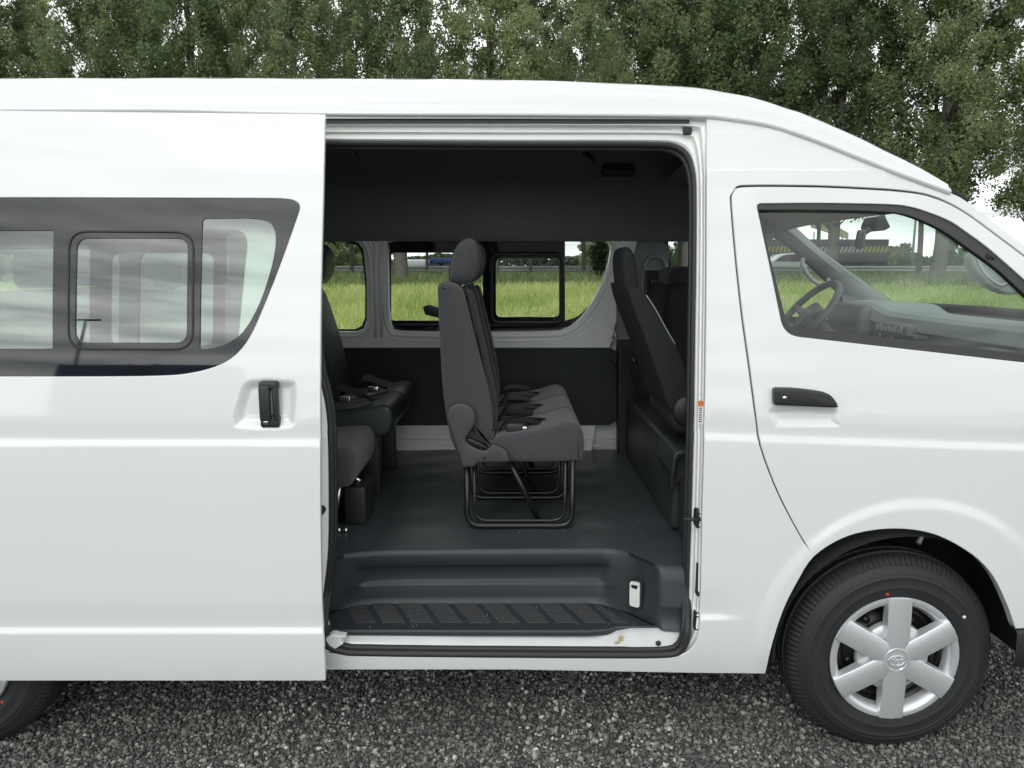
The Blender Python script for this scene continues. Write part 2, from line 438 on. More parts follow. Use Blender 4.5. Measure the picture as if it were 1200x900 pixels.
shut_rear_px = [(953, 650), (930, 610), (910, 569), (893, 522), (888, 490), (880, 430), (871, 365), (864, 300), (859, 240), (859, 229)]
SHUT_REAR = T(spl(shut_rear_px, 3))
arch_px = [(896, 789), (904, 755), (917, 715), (934, 681), (953, 652), (985, 631), (1020, 621), (1060, 619), (1100, 627), (1140, 649), (1165, 675), (1182, 710), (1191, 736)]
arch_c = spl(arch_px, 4)
ARCH_A = T(arch_c[:17]); ARCH_B = T(arch_c[16:])
def archmirror(wx):  # rear arch, same size
    c = [(x - WHEELS[0][0] + wx, z) for x, z in ARCH_A + ARCH_B]; return c
SILL = T([(360, 784), (600, 784), (820, 788), (896, 789)])
zs = SILL[0][1]
rear_arch = archmirror(WHEELS[1][0])
body_out = [(XB, zs + .05)] + [(XB + .02, zs)] + [(x, max(z, zs)) for x, z in rear_arch] + [(-1.2, zs)] + SILL[:-1] + ARCH_A
body_out += [tuple(np.array(p) + [-.0105, 0]) for p in SHUT_REAR[1:]] + [tuple(np.array(p) + [.0, .0115]) for p in SHUT_TOP] + PIL[::-1] + EDGE[::-1][1:]
aper_px = [(352, 138), (600, 138), (810, 138.5), (829, 139), (829, 200), (829, 300), (828, 400), (826, 500), (824, 600), (822, 700), (820, 748), (806, 768), (780, 770), (600, 768), (380, 767)]
AP = T(aper_px)
AP += [(-.70, AP[-1][1]), (-.70, .62), (-.66, 1.1), (-.66, AP[0][1])]
AP = rnd(AP, [0, 0, 0, .008] + [.05] * 6 + [.05, .05, .05, 0, 0, .05, .1, .1, .02], 4)
wz0 = [hit(px, py, near) for px, py in ((200, 232), (200, 440))]
REARWIN = rnd([(-2.75, 1.22), (-.84, 1.22), (-.80, 1.68), (-2.75, 1.68)], .06)
zl = list(np.arange(Z_LOW - .02, Z_LOW + .05, .005)) + list(np.arange(.985, 1.10, .005)) + [q for L in LINES for q in np.arange(L - .004, L + .014, .003)]
body = shell('body_side', body_out, [AP, REARWIN], near, M['paint'], van, 1, .018, .003, .04, zl, [flare_pts(*WHEELS[0]), flare_pts(*WHEELS[1])])
# rear quarter window (behind the slid-back door)
wb = rnd([(-2.77, 1.20), (-.82, 1.20), (-.78, 1.70), (-2.77, 1.70)], .06)
qb = shell('quarter_window', wb, [rnd([(-2.7, 1.27), (-1.75, 1.27), (-1.75, 1.62), (-2.7, 1.62)], .04), rnd([(-1.69, 1.27), (-1.20, 1.27), (-1.20, 1.62), (-1.69, 1.62)], .05), rnd([(-1.14, 1.27), (-.90, 1.27), (-.86, 1.62), (-1.14, 1.62)], .05)],
           lambda x, z: near0(x, z) + .012, M['blackgloss'], van, 1, .006, .001, .08)
shell('window_pane', [(-2.76, 1.21), (-.83, 1.21), (-.79, 1.69), (-2.76, 1.69)], [], lambda x, z: near0(x, z) + .016, M['pane'], qb, 1, .004, .001, .1, rim=False)

# --- far flank (outer skin), mirrored, with its windows
def px_far(pts, fn=None): return [hit(px, py, fn or farin) for px, py in pts]
FWIN_A = px_far([(345, 279), (405, 278), (420, 283), (427, 292), (431, 330), (431, 375), (427, 386), (418, 390), (345, 390)])
FWIN_A = [(-1.75, FWIN_A[0][1]), *FWIN_A[1:-1], (-1.75, FWIN_A[-1][1])]
FWIN_A = rnd(FWIN_A, [.02] + [0] * 7 + [.02])
fwb_px = [(462, 281), (560, 279), (690, 277), (708, 279), (716, 287), (717, 296), (712, 318), (703, 340), (691, 361), (676, 378), (662, 386), (645, 389), (560, 390), (470, 389), (459, 383), (455, 370), (454, 330), (454, 293)]
FWIN_B = px_far(spl(fwb_px, 3, True))
cabwin_px = [(885, 237.5), (960, 237), (1040, 238.5), (1067, 241.5), (1093, 249.5), (1115, 259), (1133, 271), (1160, 291), (1200, 326)]
CW = T(spl(cabwin_px, 4))
_d3 = np.array(CW[-1]) - np.array(CW[-3]); _d3 /= np.linalg.norm(_d3)
CW += [tuple(np.array(CW[-1]) + _d3 * .16)]
_b0, _b1 = T([(918, 394), (1200, 426)])
_bs = (_b1[1] - _b0[1]) / (_b1[0] - _b0[0])
CW_BOT = [(CW[-1][0] + .02, _b1[1] + _bs * (CW[-1][0] - _b1[0])), _b1, _b0]
CABWIN = rnd(CW + CW_BOT, [.02] + [0] * (len(CW) - 2) + [.03, .03, 0, .05])
FCAB = [p for p in CABWIN]
zd = .34
far_out = [(XB, zs + .05), (XB + .02, zs)] + [(x, max(z, zs)) for x, z in rear_arch] + [(.85, zs)] + [(x, max(z, zs)) for x, z in ARCH_A + ARCH_B] + [(1.93, .50), (1.95, .8), (1.95, 1.12)] + PIL[::-1] + EDGE[::-1][1:]
FREAR = rnd([(-2.9, 1.2), (-1.87, 1.2), (-1.87, 1.66), (-2.9, 1.66)], .05)
fo = shell('body_side', far_out, [FWIN_A, FWIN_B, FCAB, FREAR], far, M['paint'], van, -1, .015, .004, .06)
# inner skin of the far wall (white painted metal) with deep window reveals
inner_out = [(XB + .1, .60), (.42, .60), (.47, 1.0), (.62, 1.72), (XB + .1, 1.72)]
IA = [(x, z) for x, z in FWIN_A]
inn = shell('inner_wall', inner_out, [FWIN_A, FWIN_B, FREAR], farin, M['jamb'], van, 1, .045, .006, .04, res=.03)
# pressed ribs round the windows and on the lower wall
mb = MB()
for loop, dz in ((FWIN_A, .030), (FWIN_B, .030)):
    Q = np.array(evenly(loop, 90)); c = Q.mean(0)
    d1 = np.roll(Q, -1, 0) - np.roll(Q, 1, 0); d1 /= np.linalg.norm(d1, axis=1)[:, None]; nn = np.stack([d1[:, 1], -d1[:, 0]], 1)
    if ((Q - c) * nn).sum() < 0: nn = -nn
    for off, r in ((.018, .010), (.042, .006)):
        mb.tube([(q[0], farin(*q) + .003, q[1]) for q in Q + nn * off], r, 8, True)
for (pa, pb) in (((440, 395), (440, 285)), ((447, 395), (447, 285))):
    A, B = px_far([pa, pb]); mb.tube([(A[0], farin(*A) + .002, A[1]), (B[0], farin(*B) + .002, B[1])], .008, 8)
A = px_far(spl([(688, 398), (692, 388), (702, 384), (716, 384), (720, 390), (720, 399), (688, 399)], 4, True)); mb.tube([(x, farin(x, z) + .001, z) for x, z in A], .004, 6, True)
A = px_far([(470, 515), (722, 515)]); mb.tube([(x, farin(x, z) + .002, z) for x, z in A], .004, 6)
for q in ((470, 490), (520, 540), (680, 722)):
    A = px_far([(q[0], 522), (q[1], 522)]); mb.tube([(x, farin(x, z) + .002, z) for x, z in A], .003, 6)
mb.build('pressed_ribs', M['jamb'], inn)
# dark hardboard panel on the far wall
TP = px_far([(300, 408), (716, 408), (722, 412), (722, 490), (716, 497), (300, 498)])
shell('trim_panel', rnd(TP, .02), [], lambda x, z: farin(x, z) - .012, M['trimpanel'], van, 1, .012, .003, .2)
A = px_far([(438, 409), (438, 497)])
MB().tube([(x, farin(x, z) - .013, z) for x, z in A], .002, 6).build('trim_seam', M['plastic'], van)
# far windows: glass with black borders
gl = lambda x, z: W - near0(x, z) - .018
paneA = rnd(px_far([(345, 285), (404, 283), (418, 287), (424, 296), (428, 330), (428, 372), (424, 382), (416, 386), (345, 386)], gl), 0)
paneA[0] = (-1.72, paneA[0][1]); paneA[-1] = (-1.72, paneA[-1][1])
wa = shell('side_window', [(x * 1.0 + (.012 if x > -1 else -.02), z) for x, z in FWIN_A], [paneA], gl, M['rubber'], van, 1, .01, .001, .1)
shell('window_pane', paneA, [], lambda x, z: gl(x, z) + .003, M['clear'], wa, 1, rim=False, step=.15)
b1 = rnd(px_far([(458, 296), (566, 296), (566, 376), (458, 376)], gl), .018)
b2 = rnd(px_far([(581, 302.5), (655.5, 302.5), (655.5, 371.5), (581, 371.5)], gl), .028)
b3 = px_far([(662, 279), (706, 279)] + spl([(713, 283), (716, 292), (711, 316), (702, 338), (690, 358), (677, 371), (662, 376)], 3), gl)
bo = np.array(FWIN_B); bc = bo.mean(0); bo = [tuple(bc + (q - bc) * 1.03) for q in bo]
wb_ = shell('side_window', bo, [b1, b2, b3], gl, M['blackgloss'], van, 1, .012, .001, .1)
for q in (b1, b2, b3): shell('window_pane', q, [], lambda x, z: gl(x, z) + .004, M['clear'], wb_, 1, rim=False, step=.15)
mb = MB()
Q = px_far(rnd([(576, 298), (659, 298), (659, 378), (576, 378)], 10), gl); mb.tube([(x, gl(x, z) - .012, z) for x, z in Q], .009, 8, True)
A = px_far([(456, 381), (676, 381)], gl); mb.tube([(x, gl(x, z) - .012, z) for x, z in A], .008, 8)
mb.build('sliding_frame', M['plastic'], wb_)
A = px_far([(497, 361), (520, 366)], gl)
mb = MB(); x, z = A[0]; mb.prism(rnd([(x + .01, z - .03), (x + .09, z - .05), (x + .09, z + .0), (x + .03, z + .02), (x + .0, z + .01)], .01), gl(x, z) - .06, gl(x, z) - .02, .006)
mb.build('window_latch', M['plastic'], wb_)
fr = shell('side_window', [(-2.92, 1.19), (-1.85, 1.19), (-1.85, 1.67), (-2.92, 1.67)], [rnd([(-2.86, 1.24), (-1.93, 1.24), (-1.93, 1.62), (-2.86, 1.62)], .05)], gl, M['blackgloss'], van, 1, .01, .001, .2)
shell('window_pane', [(-2.9, 1.21), (-1.87, 1.21), (-1.87, 1.65), (-2.9, 1.65)], [], lambda x, z: gl(x, z) + .004, M['clear'], fr, 1, rim=False, step=.3)
# far front door window
cwc = np.array(FCAB).mean(0); fcab_in = [tuple(cwc + (np.array(p) - cwc) * [.95, .92]) for p in FCAB]
wc = shell('side_window', [tuple(cwc + (np.array(p) - cwc) * [1.02, 1.03]) for p in FCAB], [fcab_in], gl, M['rubber'], van, 1, .015, .001, .1)
shell('window_pane', fcab_in, [], lambda x, z: gl(x, z) + .004, M['clear'], wc, 1, rim=False, step=.15)

# --- roof
sil_px = np.array([(-400, 112), (-100, 104), (0, 100), (100, 95), (200, 92.5), (300, 92), (480, 93), (650, 95), (740, 99), (820, 104), (880, 115), (940, 134), (1000, 160), (1050, 185), (1090, 206), (1113, 222), (1125, 232)])
silf = lambda px: np.interp(px, sil_px[:, 0], sil_px[:, 1])
tt = np.linspace(0, 1, 26)
def sect(x, ze, H, ins=0., n=2.6):
    ye = near0(x, ze) + ins; A = W / 2 - ye; out = []
    for t in tt:
        a = t * math.pi / 2
        out.append((ye + A * (1 - math.cos(a) ** (2 / n)) if t < 1 else W / 2, ze + H * (math.sin(a) ** (2 / n))))
    return out
def solveH(x, ze):
    lo, hi = .02, .45
    for _ in range(30):
        H = (lo + hi) / 2
        g = min(proj(x, y, z)[1] - silf(proj(x, y, z)[0]) for y, z in sect(x, ze, H))
        if g > 0: lo = H
        else: hi = H
    return H
ex = [p for p in EDGE if p[0] > -1.3]
RX = []
e_arr = np.array(sorted(EDGE))
for x in list(np.linspace(XB, -1.2, 8)) + list(np.linspace(-1.1, .55, 16)) + list(np.linspace(.6, EDGE[-1][0], 30)):
    ze = float(np.interp(x, e_arr[:, 0], e_arr[:, 1])); RX.append([x, ze, solveH(x, ze)])
RX = np.array(RX); k = RX[:, 0] > -1.2
RX[~k, 2] = RX[k, 2][0]
for _ in range(3): RX[1:-1, 2] = (RX[:-2, 2] + 2 * RX[1:-1, 2] + RX[2:, 2]) / 4
def fullsec(x, ze, H, ins=0., lip=True):
    s = sect(x, ze + (.018 if lip else 0), H - (.018 if lip else 0), ins)
    if lip:
        ye = near0(x, ze) + ins
        s = [(ye + .020, ze - .003), (ye - .006, ze - .003), (ye - .011, ze + .001), (ye - .012, ze + .006), (ye - .010, ze + .011), (ye - .004, ze + .016)] + s
    return s + [(W - y, z) for y, z in s[::-1][1:]]
secs = [fullsec(*r) for r in RX]; m = len(secs[0])
V = [(r[0], y, z) for r, s in zip(RX, secs) for y, z in s]
FA = [[i * m + j, i * m + j + 1, (i + 1) * m + j + 1, (i + 1) * m + j][::-1] for i in range(len(RX) - 1) for j in range(m - 1)]
roof = mk('roof', V, FA, M['paint'], van)
# thin pressed line along the roof flank
mb = MB(); j0 = 9
# headliner, following the roof, coming down to the far windows
hx = [r for r in RX if r[0] < 1.30]
V = []; 
for r in hx:
    x, ze, H = r; zb = min(1.690, ze - .06)
    s = sect(x, ze, max(.03, H - .05), .075)
    s2 = [(W - y, z) for y, z in s[::-1][1:]]
    yl, zl_ = s2[-1]; y2 = W - near0(x, zb) - .075
    s2 += [(yl + (y2 - yl) * q, zl_ + (zb - zl_) * q) for q in (.25, .5, .75, 1.0)] + [(y2 + .06, zb - .003)]
    V += [(x, y, z) for y, z in s + s2]
m = len(V) // len(hx)
hl = mk('headliner', V, [[i * m + j, i * m + j + 1, (i + 1) * m + j + 1, (i + 1) * m + j] for i in range(len(hx) - 1) for j in range(m - 1)], M['headliner'], van)
mb = MB()
x, z = onY(412, 200, 1.45); mb.tube([(onY(px, py, Y)[0], Y, onY(px, py, Y)[1]) for px, py, Y in ((417, 176, .75), (421, 190, 1.0), (424, 205, 1.25))], .003, 6)
mb.build('headliner_seam', M['plastic'], hl)
x, z = onY(724, 199, 1.40)
MB().box(x - .075, x + .075, 1.385, 1.50, z - .028, z + .024, 0, .010).build('roof_lamp', M['plastic'], van)
x2, z2 = onY(690, 183, 1.28)
MB().tube([(x2 - .02, 1.33, z2 + .02), (x2 - .012, 1.27, z2 + .012), (x2 + .02, 1.27, z2 - .015), (x2 + .03, 1.33, z2 - .02)], .009, 8).build('grab_strap', M['plastic'], van)

# --- sliding door, pulled back along the flank
pocket = T([(292, 446), (340, 446), (348, 455), (347, 490), (338, 502), (282, 502), (273, 494), (279, 465)], doorbase)
pk = np.array(evenly(spl(pocket, 4, True), 60))
def polydist(x, z, poly):
    d = np.sqrt(((poly - [x, z]) ** 2).sum(1)).min(); return d if inside(np.array([[x, z]]), poly)[0] else -d
_pb = (pk[:, 0].min(), pk[:, 0].max(), pk[:, 1].min(), pk[:, 1].max())
_pp = [p for p in resamp([tuple(q) for q in pk], .003)]; _pp = np.array(_pp)
def door(x, z):
    y = doorbase(x, z)
    if _pb[0] - .02 < x < _pb[1] + .02 and _pb[2] - .02 < z < _pb[3] + .02:
        d = polydist(x, z, _pp)
        y += .017 * sm((d + .004) / .034) if d > -.004 else 0
    return y
DL = -1.95
dr_px = [(380, 135), (378, 230), (375.5, 330), (374.5, 445), (374.5, 520), (374.5, 600), (376, 690), (378, 740), (380.5, 797)]
dr = T(spl(dr_px, 4), doorbase)
d_bot = hit(200, 796.5, doorbase)[1]; d_top = hit(100, 129, doorbase)[1]
t0 = hit(380, 134.5, doorbase)
d_out = [(DL, d_top)] + dr[:1] + dr[1:] + [(DL, dr[-1][1])]
glass_px = [(-200, 231), (0, 230.5), (200, 231), (300, 231.3), (330, 231.8), (343, 233.5), (350, 237.5), (352.3, 243), (350.5, 251), (344, 270), (334, 298), (322, 330), (309, 362), (297, 389), (285, 408), (270, 422), (252, 431), (225, 438), (190, 441.5), (100, 442.5), (0, 442.5), (-200, 443)]
GL = T(spl(glass_px, 3), doorbase)
GLO = [(DL + .12, GL[0][1])] + [p for p in GL if p[0] > DL + .14] + [(DL + .12, GL[-1][1])]
sd = shell('sliding_door', d_out, [GLO], door, M['paint'], van, 1, .012, .003, .035, zl, [( _pb[0] - .03, _pb[1] + .03, .985, _pb[3] + .02, .0045)])
# inner face of the door
shell('inner_panel', [(x - .012 * (1 if x > -1 else -1), z) for x, z in d_out], [GLO], lambda x, z: doorbase(x, z) + .017, M['jamb'], sd, 1, .004, .001, .12)
dg = lambda x, z: doorbase(x, z) + .004
GLI = np.array(GLO); gc = GLI.mean(0)
p1 = rnd(T([(-62, 270), (63, 270), (62, 409), (-62, 409)], dg), .008)
p0 = rnd(T([(-190, 270), (-80, 270), (-80, 409), (-190, 409)], dg), .012)
p2 = rnd(T([(90, 279), (220.5, 279), (219, 402), (88, 402)], dg), .035)
p3 = T([(234, 409), (237, 259), (239, 256.5), (243, 255.5), (290, 255.5)] + spl([(300, 256), (312, 258.5), (320, 265), (323.5, 278), (321, 302), (312, 335), (300, 365), (285, 389), (270, 401), (255, 407), (240, 409.5)], 3), dg)
wnd = shell('door_window', [tuple(gc + (q - gc) * .998) for q in GLI], [p0, p1, p2, p3], dg, M['blackgloss'], sd, 1, .006, .001, .06)
for q in (p0, p1, p2, p3): shell('window_pane', q, [], lambda x, z: dg(x, z) + .003, M['pane'], sd, 1, rim=False, step=.08)
mb = MB(); Q = T(rnd([(81, 271), (227, 272), (226, 409.5), (80, 409)], 22), dg)
mb.tube([(x, dg(x, z) - .0005, z) for x, z in evenly(Q, 140)], .0035, 6, True)
mb.build('sliding_frame_gap', M['rubber'], sd)
# handle
h0, h1 = hit(304.5, 446, doorbase), hit(327.5, 501, doorbase)
yb = doorbase(h0[0], (h0[1] + h1[1]) / 2)
hx0, hx1, hz1, hz0 = h0[0], h1[0], h0[1], h1[1]; hw = hx1 - hx0; hh = hz1 - hz0
mb = MB()
mb.box(hx0, hx1, yb - .012, yb + .022, hz1 - .026, hz1, 0, .008)
mb.box(hx0, hx1, yb - .010, yb + .022, hz0, hz0 + .034, 0, .006)
mb.box(hx0 + .001, hx0 + hw * .62, yb - .018, yb - .002, hz0 + .02, hz1 - .012, 0, .006)
mb.box(hx0 + hw * .7, hx1 - .001, yb - .012, yb + .012, hz0 + .02, hz1 - .012, 0, .005)
mb.build('door_handle', M['plastic'], sd)
MB().lathe([(0, -.003), (.007, -.003), (.008, 0), (.008, .004)], (hx0 + hw * .32, yb - .011, hz0 + .017), 20).build('lock', M['chrome'], sd)

# --- front door with its window
hp_px = [(905, 478), (975, 478), (981, 492), (984, 499), (975, 500), (915, 500), (908, 496)]
hp = np.array(resamp(evenly(spl(T(hp_px), 4, True), 60), .003))
_hb = (hp[:, 0].min(), hp[:, 0].max(), hp[:, 1].min(), hp[:, 1].max())
def fdoor(x, z):
    y = near(x, z)
    if _hb[0] - .02 < x < _hb[1] + .02 and _hb[2] - .02 < z < _hb[3] + .02:
        d = polydist(x, z, hp)
        if d > -.004: y += .010 * sm((d + .004) / .026)
    return y
XD = 1.95
door_out = ARCH_B + [(XD - .25, ARCH_B[-1][1]), (XD - .02, ARCH_B[-1][1]), (XD, .7), (XD, SHUT_TOP[-1][1] - .02)] + SHUT_TOP[::-1][1:] + SHUT_REAR[::-1]
fd = shell('front_door', door_out, [CABWIN], fdoor, M['paint'], van, 1, .03, .003, .035, list(np.arange(.95, 1.10, .006)), [(_hb[0] - .03, _hb[1] + .03, .985, _hb[3] + .02, .0045), flare_pts(*WHEELS[0])])
jd = [tuple(np.array(p) + [-.02, 0]) for p in SHUT_REAR]
mb = MB()   # dark weatherstrip deep in the shut line
mb.tube([(x, near(x, z) + .022, z) for x, z in SHUT_REAR + SHUT_TOP], .008, 6)
mb.build('door_gap_seal', M['rubber'], van)
# rubber surround and glass
cin_px = [(888, 245), (973, 245.5), (1040, 247.5), (1067, 252), (1093, 262.5), (1112, 273), (1139, 292), (1156, 304), (1173, 317), (1200, 342)]
CI = T(spl(cin_px, 4)); _d4 = np.array(CI[-1]) - np.array(CI[-3]); _d4 /= np.linalg.norm(_d4); CI += [tuple(np.array(CI[-1]) + _d4 * .1)]
_c0, _c1 = T([(923, 384), (1200, 416)]); _cs = (_c1[1] - _c0[1]) / (_c1[0] - _c0[0])
CABIN = rnd(CI + [(CI[-1][0] + .01, _c1[1] + _cs * (CI[-1][0] - _c1[0])), _c1, _c0], [.008] + [0] * (len(CI) - 2) + [.02, .02, 0, .015])
cwo = np.array(CABWIN); cc = cwo.mean(0)
fw = lambda x, z: near(x, z) + .006
shell('window_seal', [tuple(cc + (q - cc) * .999) for q in cwo], [CABIN], fw, M['trimgrey'], fd, 1, .022, .003, .08)
shell('window_pane', [tuple(np.array(CABIN).mean(0) + (np.array(q) - np.array(CABIN).mean(0)) * 1.01) for q in CABIN], [], lambda x, z: near(x, z) + .022, M['cabglass'], fd, 1, rim=False, step=.06)
hO = T([(905, 455), (909, 453.5), (930, 454), (955, 457), (967, 460), (974, 466), (979, 475), (972, 476.5), (930, 474.5), (907, 473.5), (905, 471)])
mb = MB(); yb = near(*hO[3]); mb.prism(evenly(spl(hO, 3, True), 44), yb - .030, yb + .012, .008); mb.build('door_handle', M['plastic'], fd)
x, z = hit(915.5, 464.5, near); MB().lathe([(0, -.003), (.006, -.003), (.007, 0), (.007, .004)], (x, yb - .030, z), 20).build('lock', M['chrome'], fd)
# near front pillar cladding inside and outside mirror on the far side are below

# --- door opening: jamb, seal, track, sill
seal_px = [(372, 168), (420, 167.5), (600, 168.5), (700, 168.5), (770, 169), (790, 171.5), (804, 180), (811, 195), (814.5, 220), (814.5, 300), (813, 400), (811.5, 500), (809, 600), (806, 690), (805.5, 735), (803, 753), (796, 763), (780, 767), (700, 767.5), (500, 766), (430, 765), (400, 763)]
seal_l = [(378, 748), (382, 692), (387.5, 640), (388, 560), (386, 490), (380, 455), (374, 430), (370, 380), (367, 300), (366, 220), (367, 180)]
sf = lambda x, z: near0(x, z) + .085 - .074 * sm((.52 - z) / .12)
SEAL = T(spl(seal_px + seal_l, 4, True), sf)
n = 240
SE = np.array(evenly(SEAL, n)); 
# pair seal with the aperture by direction from the centre
def polar(loop, c, k):
    L = np.array(resamp(loop, .004)); a = np.arctan2((L[:, 1] - c[1]) * .62, L[:, 0] - c[0]); o = np.argsort(a); a, L = a[o], L[o]
    a3 = np.r_[a - 2 * math.pi, a, a + 2 * math.pi]; L3 = np.r_[L, L, L]
    return np.stack([np.interp(k, a3, L3[:, 0]), np.interp(k, a3, L3[:, 1])], 1)
c0 = (.0, 1.17); an = np.linspace(-math.pi, math.pi, 361)[:-1]
OUT, INN = polar(AP, c0, an), polar(SEAL, c0, an)
V = []; prof = [(0, .003), (.0, .018), (.06, .020), (.26, .022), (.32, .040), (.36, .044), (.55, .045), (.62, .060), (.70, .064), (.85, .066), (.95, .075), (1.05, .10)]
for (u, dy) in prof:
    for o, i in zip(OUT, INN):
        p = o + (i - o) * u; dyy = dy if p[1] > .42 else min(dy, .02 + dy * .75)
        V.append((p[0], near0(*p) + dyy, p[1]))
k = len(an)
mk('door_jamb', V, [[a * k + i, a * k + (i + 1) % k, (a + 1) * k + (i + 1) % k, (a + 1) * k + i] for a in range(len(prof) - 1) for i in range(k)], M['jamb'], van)
fixn(bpy.data.objects['door_jamb'], 35)
V = [(p[0], sf(*p), p[1]) for p in SE]
ds = MB().tube(V, .0125, 10, True); ds.tube([(x + (0.0 - x) * .015, y + .012, z + (1.17 - z) * .015) for x, y, z in V], .010, 8, True)
ds.build('door_seal', M['rubber'], van)
# track along the top
mb = MB(); A = T([(365, 141), (802, 141)], lambda x, z: near0(x, z) + .03)
x0, x1 = A[0][0] - .3, A[1][0] + .012; zt = A[0][1]; yt = near0(x1, zt)
mb.box(x0, x1, yt + .008, yt + .055, zt - .001, zt + .006, 0)
mb.box(x0, x1, yt + .050, yt + .056, zt - .022, zt + .0, 0)
mb.box(x0, x1, yt + .012, yt + .016, zt - .012, zt + .0, 0)
mb.build('door_track', M['steelblack'], van)
mb = MB(); mb.tube([(x0, yt + .045, zt - .028), (x1 - .05, yt + .045, zt - .028)], .010, 8); mb.tube([(x0, yt + .055, zt - .048), (x1 - .15, yt + .055, zt - .044), (x1 - .03, yt + .052, zt - .058)], .007, 8)
mb.build('track_rail', M['jamb'], van)
a = hit(800, 143, lambda x, z: near0(x, z) + .04); b = hit(811, 158, lambda x, z: near0(x, z) + .04)
MB().prism(rnd([(a[0], a[1]), (b[0], a[1]), (b[0], b[1]), (a[0], b[1])], .008), near0(*a) + .025, near0(*a) + .05, .003).build('track_stop', M['plastic'], van)
# striker, catch and hinge plates on the pillar
def jam(px, py, d=.035): x, z = hit(px, py, lambda x, z: near0(x, z) + d); return x, near0(x, z) + d, z
for px, py, w, h in ((820, 607, .016, .062), (819.5, 678, .010, .115), (816.5, 727, .010, .065)):
    x, y, z = jam(px, py); mb = MB()
    mb.prism(rnd([(x - w, z - h / 2), (x + w, z - h / 2), (x + w, z + h / 2), (x - w, z + h / 2)], .012), y - .012, y + .02, .004)
    if py == 607: mb.tube([(x, y - .012, z), (x - .03, y - .025, z + .004), (x - .058, y - .02, z + .004)], .006, 8)
    o = mb.build('door_striker' if py == 607 else 'door_catch', M['plastic'], van)
    for dz in (-h * .34, h * .34): MB().lathe([(0, -.003), (.005, -.002), (.006, .001)], (x, y - .012, z + dz), 10).build('screw', M['chrome'], o)
x, y, z = jam(822.5, 484, .026)
mb = MB(); mb.box(x - .012, x + .012, y - .001, y + .002, z - .035, z + .022); st = mb.build('sticker', M['white'], van)
MB().box(x - .012, x + .012, y - .003, y, z + .022, z + .038).build('warning_band', M['orange'], st)
mb = MB(); rr = random.Random(3)
for i in range(7): mb.box(x - .009, x - .009 + rr.uniform(.010, .017), y - .0025, y - .0005, z + .014 - i * .007, z + .0165 - i * .007)
mb.build('fine_print', M['seatplastic'], st)

# --- floor, entry step
ZF, ZS = .600, .395
fe_px = spl([(376, 664), (390, 656), (406, 649), (432, 645), (480, 643), (600, 642), (690, 641), (714, 641.5), (736, 647), (754, 655), (768, 660.5), (785, 661.5), (812, 662)], 4)
FE = [onZ(px, py, ZF) for px, py in fe_px]
se_px = spl([(372, 728), (386, 720), (410, 710), (438, 705), (480, 704), (600, 703.5), (680, 703.5), (700, 705), (722, 713), (744, 723), (768, 734), (785, 736), (812, 737)], 4)
SE2 = [onZ(px, py, ZS) for px, py in se_px]
FE_e = resamp(FE, .01, False)
fl_out = [(-3.0, .12), (FE[0][0] - .1, .12)] + FE + [(FE[-1][0] + .3, FE[-1][1]), (.95, 1.66), (-3.0, 1.66)]
P, Tt = cdt(resamp(fl_out, .04), [], .05)
zr = [ZF + .004 * math.sin(p[0] * 9 + 2) * math.sin(p[1] * 27 + 2.5 * math.sin(p[0] * 6)) * (1 if p[1] > .42 else 0) + .0025 * math.sin(p[0] * 21 + 3 * p[1]) * math.sin(p[1] * 34 + p[0] * 5) * (1 if p[1] > .4 else 0) for p in P]
mk('floor', [(p[0], p[1], z) for p, z in zip(P, zr)], [list(map(int, t)) for t in Tt], M['vinyl'], van)
# riser wall of the step with a recessed band
k = 90
fa, sa = [np.array([(np.interp(t, np.linspace(0, 1, len(Q)), [q[0] for q in Q]), np.interp(t, np.linspace(0, 1, len(Q)), [q[1] for q in Q])) for t in np.linspace(0, 1, k)]) for Q in (FE, SE2)]
wp = [(0, 0, 0), (.01, -.008, .002), (.05, -.014, -.006), (.10, -.016, 0), (.28, -.016, 0), (.30, -.013, 0), (.345, .006, 0), (.365, .008, 0), (.60, .008, 0), (.62, .006, 0), (.655, -.010, 0), (.675, -.012, 0), (.88, -.012, 0), (.95, -.016, 0), (1.0, -.024, 0)]
V = []
for (u, off, dz) in wp:
    for i in range(k):
        p = fa[i] + (sa[i] - fa[i]) * u
        q = fa[min(i + 1, k - 1)] - fa[max(i - 1, 0)]; q /= np.linalg.norm(q) + 1e-9; nn = np.array([q[1], -q[0]])
        rec = 1.0 if (.25 < u < .67 and .215 < i / k < .58) else (0.0 if .25 < u < .67 else 1.0)
        o = off * rec if not (.25 < u < .67 and rec == 0) else -.0145
        V.append((p[0] + nn[0] * -0 + nn[0] * (-o) * -1, p[1] + nn[1] * (-o) * -1 * -1 if False else p[1] + o * (-nn[1]) * 1, ZF + (ZS - ZF) * u + dz))
st = mk('entry_step', V, [[a * k + i, a * k + i + 1, (a + 1) * k + i + 1, (a + 1) * k + i] for a in range(len(wp) - 1) for i in range(k - 1)], M['stepplastic'], van)
